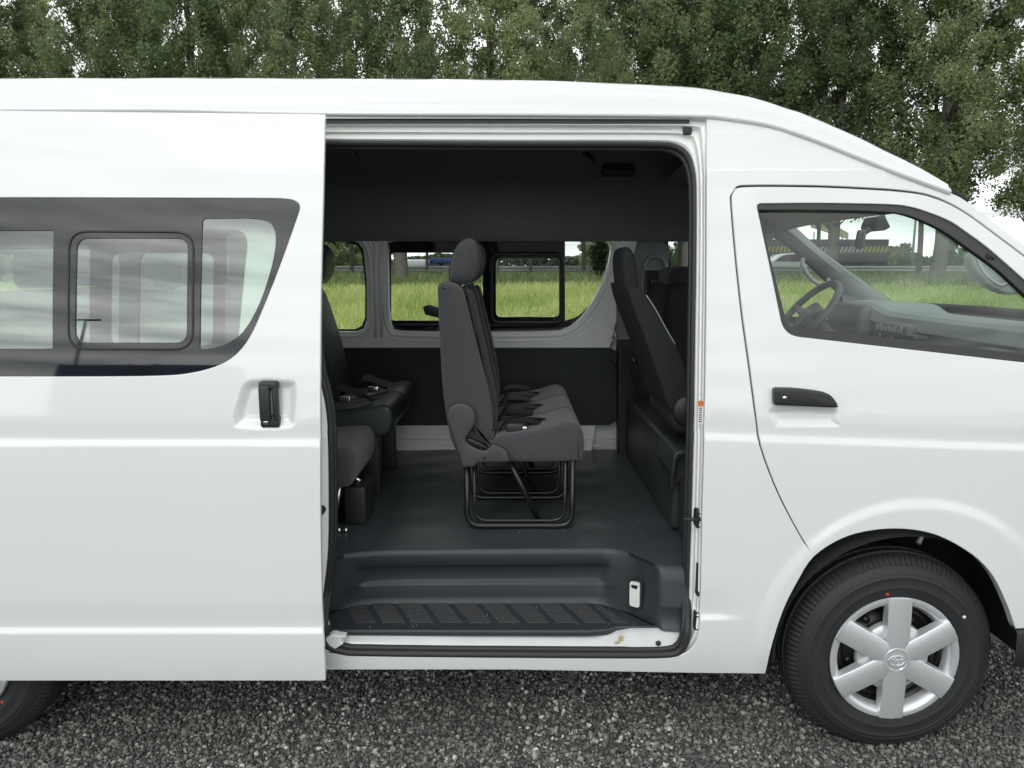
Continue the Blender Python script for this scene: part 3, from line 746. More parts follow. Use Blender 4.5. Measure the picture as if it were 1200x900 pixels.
# tread and its front lip
lip_px = [(352, 735), (386, 737), (420, 737.5), (600, 738), (690, 738), (712, 736.5), (722, 733.5), (740, 733.5), (812, 734)]
LIP = [onZ(px, py, ZS) for px, py in lip_px]
P, Tt = cdt(resamp([(SE2[0][0] - .1, SE2[0][1] - .01)] + SE2 + LIP[::-1], .03), [], .04)
mk('step_tread', [(p[0], p[1], ZS) for p in P], [list(map(int, t)) for t in Tt], M['stepplastic'], st)
mb = MB(); V = []; lipprof = [(0, 0), (-.006, .003), (-.010, -.001), (-.011, -.008), (-.009, -.018), (-.002, -.022)]
LE = resamp(LIP, .02, False)
for dy, dz in lipprof: V += [(x, y + dy, ZS + dz + .001) for x, y in LE]
q = len(LE); mb.add(V, [[a * q + i, a * q + i + 1, (a + 1) * q + i + 1, (a + 1) * q + i] for a in range(len(lipprof) - 1) for i in range(q - 1)]); mb.build('step_lip', M['stepplastic'], st)
mb = MB()
for g in range(11):
    pa, pb = 408 + g * 32.5, 436 + g * 32.5
    for r_ in range(11):
        v = r_ / 10; py = 708.5 + v * 21.5; sh = (1 - v) * -6 + v * 14 + (g - 5) * v * 1.2
        L_, R_ = 384 + 54 * (1 - v) * 0 + 18 * (1 - v) + 14, 700 + v * 36
        a, b = max(pa + sh, L_), min(pb + sh - 3, R_)
        if b - a < 6: continue
        x0, y0 = onZ(a, py, ZS); x1, y1 = onZ(b, py, ZS); mb.box(x0, x1, y0, y0 + .0050, ZS, ZS + .0035)
mb.build('tread_ribs', M['rib'], st)
g_ = random.Random(11); mb = MB()
for i in range(95):
    px_, py_ = (g_.uniform(420, 745), g_.uniform(708, 735)) if i < 70 else (g_.uniform(440, 780), g_.uniform(560, 636))
    z_ = ZS + .004 if i < 70 else ZF + .004; x, y = onZ(px_, py_, z_); r_ = g_.uniform(.0008, .0024)
    if i >= 70 and y < .30: continue
    mb.lathe([(0, r_), (r_, r_ * .4), (r_ * .8, -.002)], (x, y, z_), 5, 'z')
tag(mb.build('grit', M['stone_grit'], st), kind='stuff')
# metal sill plate below the lip
V = []; SP_px = [((340, 745), (340, 760)), ((420, 746), (420, 760)), ((560, 748), (560, 761)), ((700, 749), (700, 763)), ((740, 742), (740, 763)), ((808, 741), (808, 762))]
a = [onY(*p[0], .056) for p in SP_px]; b = [onY(p[1][0], p[1][1] - 2, .036) for p in SP_px]
q = len(SP_px)
mk('sill_plate', [(x, .085, z + .004) for x, z in a] + [(x, .056, z) for x, z in a] + [(x, .036, z) for x, z in b] + [(x, .034, z - .03) for x, z in b], [[j * q + i, j * q + i + 1, (j + 1) * q + i + 1, (j + 1) * q + i] for j in range(3) for i in range(q - 1)], M['scuff'], van)
x, z = onY(726, 749, .044)
mb = MB(); rr = random.Random(5)
for i in range(9): mb.lathe([(0, -.0012), (rr.uniform(.002, .006), 0)], (x + rr.gauss(0, .008), .044 + rr.uniform(-.003, .0), z + rr.gauss(0, .006)), 7)
mb.build('mud_splash', M['rust'], van)
x, z = onY(771.5, 754, .04); MB().lathe([(0, -.002), (.008, -.002), (.009, .002)], (x, .040, z), 14).build('rubber_bung', M['rubber'], van)
rb_ = [onY(px, py, .03) for px, py in spl([(376, 748), (384, 745), (390, 741.5), (398, 743), (406, 744.5), (400, 748), (403, 752), (394, 758), (386, 762), (376, 764)], 3, True)]
MB().prism(rb_, .015, .05, .004).build('roller_arm', M['jamb'], van)
x, y, z = jam(375.5, 599, .03); MB().lathe([(0, -.012), (.010, -.011), (.013, -.006), (.013, .02)], (x, y, z), 18).build('rubber_stop', M['rubber'], van)
# courtesy lamp and flap on the slanted end of the step
def onwall(px, py):
    A, B = np.array(onZ(722, 645, ZF)), np.array(onZ(768, 661, ZF)); A = np.array([A[0], A[1]]); B = np.array([B[0], B[1]])
    a, b, c = ray(px, py); d = B - A
    # (CX+a t, CY+b t) = A + d s
    mtx = np.array([[a, -d[0]], [b, -d[1]]]); t, s_ = np.linalg.solve(mtx, A - [CX, CY]); return np.array([CX + a * t, CY + b * t, CZ + c * t])
def plate(name, pxs, mat, parent, off=.012, th=.006, r=.006):
    P4 = [onwall(*p) for p in pxs]; A = onwall(722, 690); B = onwall(768, 690); B[2] = A[2]; ex_ = (B - A) / np.linalg.norm(B - A); ny = np.array([-ex_[1], ex_[0], 0]); ny = -ny if ny[1] > 0 else ny
    ori = P4[0]; loc = [((p - ori) @ ex_, p[2]) for p in P4]
    mb = MB(); mb.prism(rnd(loc, r), 0, 1, 0); mb.v = [tuple(ori + ex_ * v[0] + ny * (off + th * (1 - v[1])) + np.array([0, 0, v[2] - ori[2]])) for v in mb.v]
    o = mb.build(name, mat, parent); fixn(o); return o
lamp = plate('step_lamp', [(740, 676.5), (755.5, 679), (755, 713), (739.5, 709.5)], M['rubber'], st, .010, .006, .012)
plate('lamp_lens', [(742.3, 679), (753.5, 681), (753, 710.5), (741.8, 707.5)], M['white'], st, .016, .004, .010)
plate('lamp_switch', [(744, 683), (752, 684.5), (750.5, 688.5), (745, 686.5)], M['steelblack'], st, .020, .002, .002)
plate('flap_latch', [(690.0, 671), (696, 671), (696, 680), (690, 680)], M['rubber'], st, -.0, .012, .002)
plate('flap_seam', [(684.5, 656), (685.5, 656), (685.5, 700), (684.5, 700)], M['rubber'], st, .006, .012, .0002)

# --- wheels
def make_wheel(cx, cz, near_side=True, name='wheel'):
    root = empty(name, (cx, 0, cz), van)
    y0 = .030
    mb = MB()
    Rt = .326; NS = 232
    prof = [(.196, .030), (.200, .016), (.208, .008), (.225, .003), (.2365, .0015), (.2385, .0005), (.2405, .0014), (.255, .001), (.266, .002), (.268, .001), (.270, .0022), (.2775, .0045), (.2785, .0035), (.290, .009), (.300, .016), (.3025, .016), (.311, .024), (.319, .033), (.324, .045),
            (.326, .058), (.319, .060), (.319, .066), (.327, .068), (.328, .090), (.320, .092), (.320, .100), (.328, .102), (.327, .126), (.319, .128), (.319, .134), (.326, .136), (.324, .150), (.311, .170), (.29, .186), (.25, .194), (.2, .17)]
    prof = [(r_ if r_ < .21 else .21 + (r_ - .21) * 1.115, t_) for r_, t_ in prof]
    def fn(i, j, r, t):
        if 14 <= j <= 19 and i % 2: return r - (.005 if j > 15 else .002), t + .0015
        if j in (15, 16) and False: return r, t
        if j in (23, 24, 27, 28) and i % 4 == 0: return r - .004, t
        if 30 <= j <= 32 and i % 2 == 0: return r - .004, t
        return r, t
    mb.lathe(prof, (0, y0, 0), NS, fn=fn)
    ty = mb.build('tyre', M['tyre'], root); fixn(ty, 35)
    mb = MB(); mb.lathe([(.203, .020), (.198, .024), (.192, .040), (.180, .058), (.165, .062), (.162, .050), (.150, .052), (.147, .066), (.135, .070), (.12, .062), (.10, .052), (.06, .048), (0, .048)], (0, y0, 0), 64)
    for q in range(10):
        a = q / 10 * 2 * math.pi + .3; mb.lathe([(0, .058), (.013, .060), (.013, .07)], (.128 * math.cos(a), y0 - .004, .128 * math.sin(a)), 12)
    rim = mb.build('steel_rim', M['steelblack'], root)
    mb = MB()
    mb.lathe([(.2065, .012), (.209, .004), (.208, .001), (.200, .0), (.190, .002), (.184, .007), (.176, .022), (.172, .034)], (0, y0, 0), 96)
    ns = 22
    for s_ in range(6):
        a0 = math.pi / 2 + s_ * math.pi / 3
        V = []; n_ = 0
        for i in range(ns + 1):
            r = .030 + (.2085 - .030) * i / ns; t = i / ns
            hw_ = .0362 + .0018 * t
            bul = -.0105 * math.cos(max(0, t - .1) * 1.2) - .0015       # face height
            rows_ = [(-hw_ - .003 * (1 - t) - .002, .018), (-hw_ - .002, .009), (-hw_, bul + .0018), (-hw_ + .003, bul), (0, bul - .0008), (hw_ - .003, bul), (hw_, bul + .0018), (hw_ + .002, .009), (hw_ + .003 * (1 - t) + .002, .018)]
            n_ = len(rows_)
            for w_, h_ in rows_:
                rr_ = min(r, math.sqrt(.2072 ** 2 - w_ * w_))
                V.append((rr_ * math.cos(a0) - w_ * math.sin(a0), y0 + h_, rr_ * math.sin(a0) + w_ * math.cos(a0)))
        f_ = [[i * n_ + j, i * n_ + j + 1, (i + 1) * n_ + j + 1, (i + 1) * n_ + j] for i in range(ns) for j in range(n_ - 1)] + [[ns * n_ + j for j in range(n_)]]
        mb.add(V, f_)
    mb.lathe([(.05, .006), (.085, .007), (.104, .010), (.114, .014), (.117, .019), (.118, .032)], (0, y0, 0), 72)
    mb.lathe([(.080, .034), (.076, .012), (.070, -.006), (.060, -.0108), (.047, -.0122), (.0455, -.009), (.044, -.0115), (.041, -.0135), (.034, -.0135), (.032, -.0115), (.02, -.0125), (0, -.013)], (0, y0, 0), 72)
    wcv = mb.build('wheel_cover', M['silver'], root); fixn(wcv, 30)
    mb = MB(); ye = y0 - .0135
    for (rx, rz, ox, oz) in ((.026, .017, 0, 0), (.0085, .0165, 0, .0003), (.0205, .0075, 0, .0095)):
        mb.tube([(ox + rx * math.cos(q / 40 * 2 * math.pi), ye, oz + rz * math.sin(q / 40 * 2 * math.pi)) for q in range(40)], .0019, 6, True)
    mb.build('emblem', M['silver'], root)
    for q, (dx, dz, mt, rr_) in enumerate(((-.040, .218, 'red', .0052), (.2115, .142, 'white', .0058)) if cx > 0 else ((.165, -.155, 'red', .0052),)):
        r = math.hypot(dx, dz); mb = MB(); mb.lathe([(0, -.002), (rr_, -.0015), (rr_, .004)], (dx, y0 + .0025, dz), 14); mb.build('paint_mark', M[mt], root)
    return root
wA = make_wheel(*WHEELS[0]); wB = make_wheel(*WHEELS[1])
def dup_wheel(src, loc):
    r = src.copy(); SC.collection.objects.link(r); r.location = loc; r.rotation_euler = (0, 0, math.pi)
    for c in src.children:
        d = c.copy(); SC.collection.objects.link(d); d.parent = r
dup_wheel(wA, (WHEELS[0][0], W, WHEELS[0][1])); dup_wheel(wB, (WHEELS[1][0], W, WHEELS[1][1]))
# wheel wells, underbody, mud flap
for (wx, wz) in WHEELS:
    mb = MB(); V = []; k = 40; prf = [(.012, .385), (.03, .395), (.30, .395), (.36, .36), (.36, .05)]
    for i in range(k + 1):
        a = math.pi * (1.03 - 1.06 * i / k)
        V += [(wx + .01 + (.02 + r) * math.cos(a), y, wz + .035 + r * math.sin(a)) for y, r in prf]
    n_ = len(prf); mb.add(V, [[i * n_ + j, i * n_ + j + 1, (i + 1) * n_ + j + 1, (i + 1) * n_ + j] for i in range(k) for j in range(n_ - 1)])
    mb.build('wheel_arch_liner', M['underbody'], van); mb = MB()
    mb.add([(x, W - y, z) for x, y, z in V], [[i * n_ + j, i * n_ + j + 1, (i + 1) * n_ + j + 1, (i + 1) * n_ + j][::-1] for i in range(k) for j in range(n_ - 1)])
    mb.build('wheel_arch_liner', M['underbody'], van)
mb = MB()
mb.box(-1.35, .78, .075, W - .04, .27, .375); mb.box(-1.35, .72, .40, W - .04, .376, .575); mb.box(-3.1, -2.25, .05, W - .05, .3, .58); mb.box(1.72, 2.1, .12, W - .12, .3, .75)
mb.box(-2.3, 1.75, .42, W - .42, .30, .57)
mb.box(-3.1, 1.7, .70, 1.0, .22, .30)
mb.build('underbody', M['underbody'], van)
mb = MB()   # arm, hose and bracket seen above the front tyre
mb.tube([(1.10, .20, .72), (1.20, .16, .715), (1.27, .14, .705)], .007, 8); mb.tube([(1.30, .18, .74), (1.36, .14, .70), (1.33, .12, .67)], .009, 8)
mb.box(1.15, 1.20, .12, .16, .690, .700, 0, .003); mb.box(1.30, 1.36, .16, .2, .70, .706, 0, .002)
mb.build('suspension_bracket', M['galv'], van)
mf = T([(892, 792), (896, 789), (907, 745), (913, 712), (918, 706), (914, 730), (905, 770), (899, 805), (893, 803)])
MB().prism(evenly(spl(mf, 2, True), 30), .06, .25, .004).build('mud_flap', M['rubber'], van)

# --- windscreen, nose, bumper
NS_ = 21
A_ = np.array(resamp(PIL, .05, False)); ts = np.linspace(0, 1, 14)
idx = np.linspace(0, len(A_) - 1, 14); pe = np.array([[np.interp(i, range(len(A_)), A_[:, 0]), np.interp(i, range(len(A_)), A_[:, 1])] for i in idx])
lastH = RX[-1, 2]
V = []
for t, (x, z) in zip(ts, pe):
    for s_ in np.linspace(0, 1, NS_):
        yn = near0(x, z) + .040; y = yn + (W - 2 * yn) * s_; b = 1 - abs(2 * s_ - 1) ** 2.4
        V.append((x + .16 * b * sm(t * 3), y, z + (lastH + .004) * b * (1 - t)))
ws = mk('windscreen', V, [[i * NS_ + j, i * NS_ + j + 1, (i + 1) * NS_ + j + 1, (i + 1) * NS_ + j] for i in range(13) for j in range(NS_ - 1)], M['cabglass'], van)
mb = MB(); mb.tube([(V[j][0], V[j][1], V[j][2]) for j in range(NS_)], .012, 8); mb.tube([V[i * NS_] for i in range(14)], .006, 8); mb.tube([V[i * NS_ + NS_ - 1] for i in range(14)], .006, 8)
mb.tube([V[13 * NS_ + j] for j in range(NS_)], .02, 8)
mb.build('windscreen_seal', M['rubber'], van)
base = [V[13 * NS_ + j] for j in range(NS_)]
noseprof = [(0, 0), (.05, -.06), (.10, -.16), (.13, -.30), (.14, -.45), (.14, -.52)]
V2 = []
for dx, dz in noseprof:
    for s_, p in zip(np.linspace(0, 1, NS_), base):
        b = 1 - abs(2 * s_ - 1) ** 2.4; V2.append((p[0] - .06 * (1 - b) * (dz < -.1) + dx * (.4 + .6 * b), p[1] + (.02 if s_ < .02 else (-.02 if s_ > .98 else 0)), p[2] + dz))
mk('nose_panel', V2, [[i * NS_ + j, i * NS_ + j + 1, (i + 1) * NS_ + j + 1, (i + 1) * NS_ + j] for i in range(len(noseprof) - 1) for j in range(NS_ - 1)], M['paint'], van)
nb = base[0]
wing = [(XD + .006, .60), (2.02, .60), (2.055, .9), (nb[0], nb[2]), (XD + .006, SHUT_TOP[-1][1] - .01)]
shell('front_wing', wing, [], near, M['paint'], van, 1, .02, .004, .05)
bz1 = hit(1195, 737, near)[1]; bx = hit(1189, 745, near)[0]
mb = MB(); V = []
bp = [(bx, -.004), (1.75, .02), (1.95, .08), (2.10, .22), (2.18, .5), (2.20, W / 2)]
bp = spl(bp, 5); bp = bp + [(x, W - y) for x, y in bp[::-1][1:]]
pr = [(.03, bz1 - .002), (.004, bz1 - .004), (0, bz1 - .012), (-.002, bz1 - .1), (.010, .30), (.05, .27)]
for ins, z in pr:
    for i, (x, y) in enumerate(bp):
        p0_, p1_ = np.array(bp[max(i - 1, 0)]), np.array(bp[min(i + 1, len(bp) - 1)]); d = p1_ - p0_; d /= np.linalg.norm(d); nn = np.array([-d[1], d[0]])
        V.append((x + nn[0] * ins, y + nn[1] * ins, z))
q = len(bp)
bm_ = mk('bumper', V, [[a * q + i, a * q + i + 1, (a + 1) * q + i + 1, (a + 1) * q + i] for a in range(len(pr) - 1) for i in range(q - 1)], M['plastic'], van)
for y0_, y1_ in ((.16, .42), (W - .42, W - .16)):
    MB().box(2.10, 2.22, y0_, y1_, .66, .88, 0, .03).build('headlight', M['chrome'], van)
mb = MB()
for b_ in ((.05, W - .05, .30, 1.18), (.12, .30, 1.18, 1.72), (W - .30, W - .12, 1.18, 1.72), (.12, W - .12, 1.72, 2.12)): mb.box(XB - .02, XB + .04, b_[0], b_[1], b_[2], b_[3])
tg = mb.build('tailgate', M['paint'], van); mk('window_pane', [(XB, .30, 1.18), (XB, W - .30, 1.18), (XB, W - .30, 1.72), (XB, .30, 1.72)], [[0, 1, 2, 3]], M['clear'], tg)
# roof front corner trim at the top of the windscreen
x, z = hit(1122, 231, near)
MB().prism(rnd([(x - .02, z + .012), (x + .035, z - .016), (x + .035, z - .004), (x - .02, z + .028)], .006), near0(x, z) + .0, near0(x, z) + .10, .004).build('header_seal', M['rubber'], van)

# ------------------------------------------------------------------ seats
def PX(pts, Y): return [onY(px, py, Y) for px, py in pts]
def bench(y0, nseat, wseat):
    yN = y0
    back = PX(spl([(513, 334), (521, 331), (532, 332.5), (540, 339), (545, 352), (550, 372), (556, 396), (563, 424), (570, 450), (575, 474), (577, 498), (575, 515), (563, 530), (541, 536), (530, 522), (524, 498), (520, 470), (517, 440), (515, 400), (512.5, 350)], 3, True), yN)
    head = PX(spl([(524.5, 322), (526, 308), (531, 293), (538, 283), (548, 278), (556, 282), (560, 296), (559, 312), (554, 326), (545, 333), (532, 333), (526, 330)], 4, True), yN)
    cush = PX(spl([(578, 530), (580, 514), (592, 510), (615, 507), (640, 502.5), (662, 496), (674, 496), (682, 503), (685, 517), (684, 532), (680, 540), (650, 542), (600, 542), (583, 540)], 4, True), yN)
    root = empty('bench_seat', (0, 0, 0), van)
    # backrests: pads with grooves; grey side, darker front strip
    mb = MB()
    for s_ in range(nseat): mb.prism(back, yN + s_ * wseat + .001, yN + (s_ + 1) * wseat - .001, .022)
    mb.build('backrest', M['fabric'], root)
    mb = MB(); bf = np.array(back)
    for s_ in range(nseat):   # raised front bolster panel
        fr_ = PX(spl([(541, 342), (548, 346), (554, 372), (561, 400), (567, 428), (573, 455), (577, 480), (578, 505), (570, 508), (566, 470), (556, 425), (546, 375)], 3, True), yN)
        mb.prism([(x + .012, z) for x, z in fr_], yN + s_ * wseat + .05, yN + (s_ + 1) * wseat - .05, .02)
    mb.build('backrest_insert', M['fabric_dark'], root)
    mb = MB()
    for s_ in range(nseat): mb.prism(cush, yN + s_ * wseat + .0005, yN + (s_ + 1) * wseat - .0005, .020)
    mb.build('seat_cushion', M['fabric'], root)
    mb = MB()
    for s_ in range(nseat):
        a = onY(600, 516, yN); 
        for q in (.34, .66): pass
        sA, sB = onY(622, 508.5, yN), onY(671, 498, yN)
    hx_, hz_ = np.array(head).mean(0)
    for s_ in range(nseat):
        c = yN + (s_ + .5) * wseat
        hm = MB(); hm.prism(head, c - .115, c + .115, .05, seg=6, cen=True); hr = hm.build('headrest', M['fabric'], root)
        sm_ = MB(); inner = [(hx_ + (x - hx_) * 1.003, hz_ + (z - hz_) * 1.003) for x, z in head]
        sm_.tube([(x, c - .078, z) for x, z in inner], .0022, 5, True); sm_.build('headrest_piping', M['fabric_dark'], root)
        pm_ = MB(); a, b = onY(541, 326, yN), onY(538, 345, yN)
        for d in (-.05, .05): MB().tube([(a[0], c + d, a[1]), (b[0], c + d, b[1])], .006, 8).build('headrest_post', M['chrome'], root)
    pp_ = PX(spl([(539, 345), (545, 365), (553, 395), (560, 425), (566, 450), (571, 478), (573, 500)], 4), yN); MB().tube([(x, yN + .006, z) for x, z in pp_], .0022, 6).build('backrest_piping', M['seatplastic'], root)
    # reclining-hinge side cover
    z6 = lambda L: [(500 + x / 6, 460 + y / 6) for x, y in L]
    cov = PX(z6(spl([(135, 170), (145, 120), (180, 88), (240, 74), (295, 88), (332, 125), (345, 180), (335, 230), (300, 285), (278, 325), (282, 350), (335, 385), (400, 408), (430, 395), (462, 362), (490, 368), (540, 392), (570, 418), (578, 455), (576, 490), (450, 492), (360, 496), (338, 522), (260, 528), (245, 515), (232, 470), (205, 385), (178, 300), (148, 215)], 3, True)), yN - .03)
    mb = MB(); mb.prism(evenly(cov, 110), yN - .034, yN - .002, .009); mb.build('side_cover', M['seatplastic'], root)
    x, z = onY(567.5, 536, yN - .035); MB().lathe([(0, -.001), (.006, -.001), (.007, .003)], (x, yN - .036, z), 12).build('cover_screw', M['rubber'], root)
    arm = PX(z6(spl([(285, 325), (320, 325), (430, 385), (420, 400), (340, 375), (290, 345)], 3, True)), yN - .02)
    MB().prism(evenly(arm, 40), yN - .028, yN + .01, .006).build('recline_lever', M['plastic'], root)
    mb = MB()  # strap running over the hinge
    mb.prism(PX(z6(spl([(330, 225), (350, 225), (385, 290), (440, 345), (470, 365), (455, 378), (400, 345), (350, 290)], 3, True)), yN - .02), yN - .026, yN + .005, .005); mb.build('hinge_strap', M['fabric_dark'], root)
    # U-shaped leg frames
    zf = ZF + .012
    xa, xb = onY(547, 580, yN + .01)[0], onY(671, 580, yN + .01)[0]
    ztop = onY(600, 541, yN)[1] + .02
    for yy in (yN + .02, yN + .36, yN + .74):
        mb = MB()
        for dxx in (0,):
            P_ = rnd([(xa, ztop), (xa, zf), (xb, zf), (xb, ztop)], [0, .05, .05, 0], 6); mb.tube([(x, yy, z) for x, z in P_[:]], .011, 8)
            P_ = rnd([(xa + .026, ztop), (xa + .028, zf + .018), (xb - .028, zf + .018), (xb - .026, ztop)], [0, .05, .05, 0], 6); mb.tube([(x, yy + .004, z) for x, z in P_[:]], .007, 8)
        xs, zs_ = onY(592, 541, yN); xe, ze_ = onY(633, 617, yN)
        mb.tube([(xs, yy + .03, zs_ + .02), (xe, yy + .03, ZF + .015)], .011, 8)
        mb.build('leg_frame', M['tubemetal'], root)
        for fx in (.22, .78): MB().lathe([(0, .012), (.008, .011), (.009, .0)], (xa + (xb - xa) * fx, yy + .014, ZF + .02), 10, 'z').build('floor_bolt', M['chrome'], root)
    # seat belts and buckles lying on the cushion
    zc = onY(600, 512, yN)[1]
    for i in range(nseat):
        c = yN + (i + .5) * wseat
        for (dx, dy, a, L) in ((.02, -.06, .5, .14), (.07, .03, -.4, .16), (.01, .09, 1.2, .12)):
            x0_ = onY(585, 505, yN)[0] + dx; P_ = []
            mb = MB(); w_ = .023
            pts = [(x0_ - .03, c + dy, zc - .01), (x0_, c + dy + .01 * a, zc + .03), (x0_ + L * .5, c + dy + .03 * a, zc + .034), (x0_ + L, c + dy + .06 * a, zc + .020)]
            pts = spl(pts, 4); V = []
            for p in pts: V += [(p[0], p[1] - w_, p[2]), (p[0] + .004, p[1] + w_, p[2] + .010 * a)]
            mb.add(V + [(v[0], v[1], v[2] + .003) for v in V], [[2 * j, 2 * j + 1, 2 * j + 3, 2 * j + 2] for j in range(len(pts) - 1)] + [[len(V) + 2 * j + 2, len(V) + 2 * j + 3, len(V) + 2 * j + 1, len(V) + 2 * j] for j in range(len(pts) - 1)])
            mb.build('seat_belt', M['webbing'], root)
        mb = MB(); x0_ = onY(590, 505, yN)[0]; mb.box(x0_ + .01, x0_ + .075, c - .11, c - .085, zc + .005, zc + .04, 0, .006); mb.build('buckle', M['plastic'], root)
        mb = MB(); mb.box(x0_ + .068, x0_ + .088, c - .112, c - .085, zc + .012, zc + .03, 0, .004); mb.build('buckle_tongue', M['chrome'], root)
    return root
bench(.43, 3, .30)

# rear row: folding seat nearest the door, then a bench by the far wall
YJ = .36
root = empty('folding_seat', (0, 0, 0), van)
cu = PX(spl([(335, 532), (372, 527), (400, 525), (411, 529), (415.5, 543), (413, 564), (404, 573), (375, 574), (335, 573)], 4, True), YJ)
mb = MB(); mb.prism(cu, YJ, YJ + .43, .035, seg=6, cen=True); mb.build('seat_cushion', M['fabric'], root)
mb = MB(); a, b, c, d = [onY(*q, YJ + .05) for q in ((397, 571), (391, 617), (425, 545), (440, 560))]
mb.tube([(a[0], YJ + .06, a[1]), (onZ(391, 617, ZF + .01)[0], YJ + .10, ZF + .01)], .008, 8); mb.build('support_strut', M['chrome'], root)
MB().tube([(a[0] + .03, YJ + .2, a[1] - .01), (a[0] + .07, YJ + .26, a[1] - .06)], .008, 8).build('support_strut', M['chrome'], root)
x0_, y0_ = onZ(402, 618, ZF); x1_, _ = onZ(428, 618, ZF)
mb = MB(); mb.box(x0_, x1_, YJ + .12, YJ + .30, ZF, ZF + .15, 0, .01); mb.build('seat_base', M['plastic'], root)
for px in (397, 405): x_, y_ = onZ(px, 617, ZF + .02); MB().lathe([(0, .012), (.008, .01), (.009, 0)], (x_, y_, ZF + .005), 10, 'z').build('floor_bolt', M['chrome'], root)
bk = PX(spl([(270, 400), (300, 340), (322, 340), (332, 372), (342, 420), (350, 470), (346, 500), (320, 500), (290, 480)], 4, True), YJ)
MB().prism(bk, YJ, YJ + .30, .03).build('backrest', M['fabric'], root)

YR = .74
root = empty('bench_seat', (0, 0, 0), van)
cu = PX(spl([(366, 490), (392, 485), (420, 480), (445, 475), (456, 477), (460.5, 485), (460, 500), (453, 511), (436, 513), (400, 513), (366, 512)], 4, True), YR)
mb = MB()
for i in range(2): mb.prism(cu, YR + i * .34 + .0005, YR + (i + 1) * .34 - .0005, .02)
mb.build('seat_cushion', M['leatherette'], root)
YQ = YR + .70
bk = PX(spl([(352, 340), (366, 336), (378, 338), (385, 352), (394, 378), (402, 405), (408, 432), (411, 460), (408, 482), (385, 492), (360, 480), (352, 420), (348, 370)], 4, True), YQ)
mb = MB()
for i in range(2): mb.prism(bk, YR + i * .36 + .001, YR + (i + 1) * .36 - .001, .025)
mb.build('backrest', M['leatherette'], root)
hd = PX(spl([(366, 331), (365, 305), (370, 291), (380, 286.5), (391, 290), (397, 304), (396, 319), (389, 330), (377, 334)], 4, True), YQ)
for i in range(2): c = YR + (i + .5) * .36; MB().prism(hd, c - .12, c + .12, .05, seg=6, cen=True).build('headrest', M['leatherette'], root)
x0_, _ = onZ(428, 560, ZF)
for i in range(2):
    y_ = YR + .12 + i * .42; mb = MB(); xx = onY(455, 512, YR)[0]
    [MB().box(xx + q, xx + q + .1, y_, y_ + .05, ZF, onY(455, 512, YR)[1] + .02, 0, .008).build('seat_leg', M['plastic'], root) for q in (-.16, -.5)]
zt = onY(420, 474, YR)[1]
for (px, dy, s_) in ((392, .05, 1), (400, .14, -1), (412, .3, 1), (405, .42, -1)):
    x0_ = onY(px, 480, YR)[0]; mb = MB(); pts = spl([(x0_ - .05, YR + dy, zt - .0), (x0_, YR + dy, zt + .055), (x0_ + .06, YR + dy + .03 * s_, zt + .03), (x0_ + .11, YR + dy + .05 * s_, zt + .012)], 4); V = []
    for p in pts: V += [(p[0], p[1] - .022, p[2]), (p[0], p[1] + .022, p[2] + .02 * s_)]
    mb.add(V, [[2 * j, 2 * j + 1, 2 * j + 3, 2 * j + 2] for j in range(len(pts) - 1)]); mb.build('seat_belt', M['webbing'], root)
    if s_ > 0: MB().box(x0_ + .02, x0_ + .07, YR + dy - .07, YR + dy - .045, zt + .01, zt + .035, 0, .005).build('buckle', M['chrome'], root)
# two more rows further back, seen through the door glass
for (xo, col) in ((-1.42, 'fabric'), (-1.98, 'fabric')):
    root = empty('bench_seat', (0, 0, 0), van)
    mb = MB(); h2 = []
    dx = xo - onY(376, 400, YQ)[0]
    for i in range(3): mb.prism([(x + dx, z) for x, z in bk], .30 + i * .42, .30 + (i + 1) * .42 - .03, .025)
    mb.build('backrest', M[col], root)
    mb = MB(); mb.prism([(x + dx, z) for x, z in cu], .30, 1.52, .03); mb.build('seat_cushion', M[col], root)
    for i in range(3): c = .30 + (i + .5) * .42 - .015; MB().prism([(x + dx, z) for x, z in hd], c - .12, c + .12, .05, seg=6, cen=True).build('headrest', M[col], root)
    mb = MB(); [MB().box(dx + q, dx + q + .06, .4, 1.4, ZF, ZF + .33).build('seat_leg', M['plastic'], root) for q in (-.62, -.9)]

# front seats seen from behind, engine box
YS = .40
root = empty('front_seat', (0, 0, 0), van)
bk = PX(spl([(735, 336), (742, 336), (752, 340), (764, 358), (778, 380), (792, 404), (803, 432), (808, 458), (806, 478), (796, 488), (786, 482), (777, 458), (765, 424), (752, 388), (742, 362)], 4, True), YS)
mb = MB(); mb.prism(bk, YS, YS + .46, .022, cen=True); mb.build('backrest', M['seatback'], root)
pi = PX(spl([(757, 346), (768, 363), (780, 385), (791, 404)], 6), YS); MB().tube([(x + .002, YS + .004, z) for x, z in pi], .0025, 6).build('piping', M['cabgrey'], root)
hd2 = PX(spl([(731, 332), (729, 308), (731, 294), (737, 288.5), (744, 295), (748, 310), (749.5, 328), (751, 346), (742, 354), (733, 348)], 4, True), YS + .08)
MB().prism(hd2, YS + .10, YS + .36, .035, seg=6, cen=True).build('headrest', M['seatback'], root)
x, z = onY(800, 478, YS - .02); mb = MB(); mb.lathe([(0, -.026), (.045, -.024), (.054, -.016), (.056, 0)], (x + .02, YS - .005, z - .01), 36); mb.build('recline_cover', M['plastic'], root)
cu2 = PX(spl([(790, 482), (830, 470), (900, 462), (925, 470), (925, 500), (900, 512), (800, 510)], 4, True), YS); MB().prism(cu2, YS, YS + .46, .03).build('seat_cushion', M['seatback'], root)
root = empty('front_seat', (0, 0, 0), van)
YD = 1.08
bk2 = PX(spl([(783, 338), (800, 332), (822, 336), (834, 360), (842, 420), (838, 470), (800, 478), (788, 450), (780, 400), (779, 360)], 4, True), YD)
MB().prism(bk2, YD, YD + .46, .04, cen=True).build('backrest', M['seatback'], root)
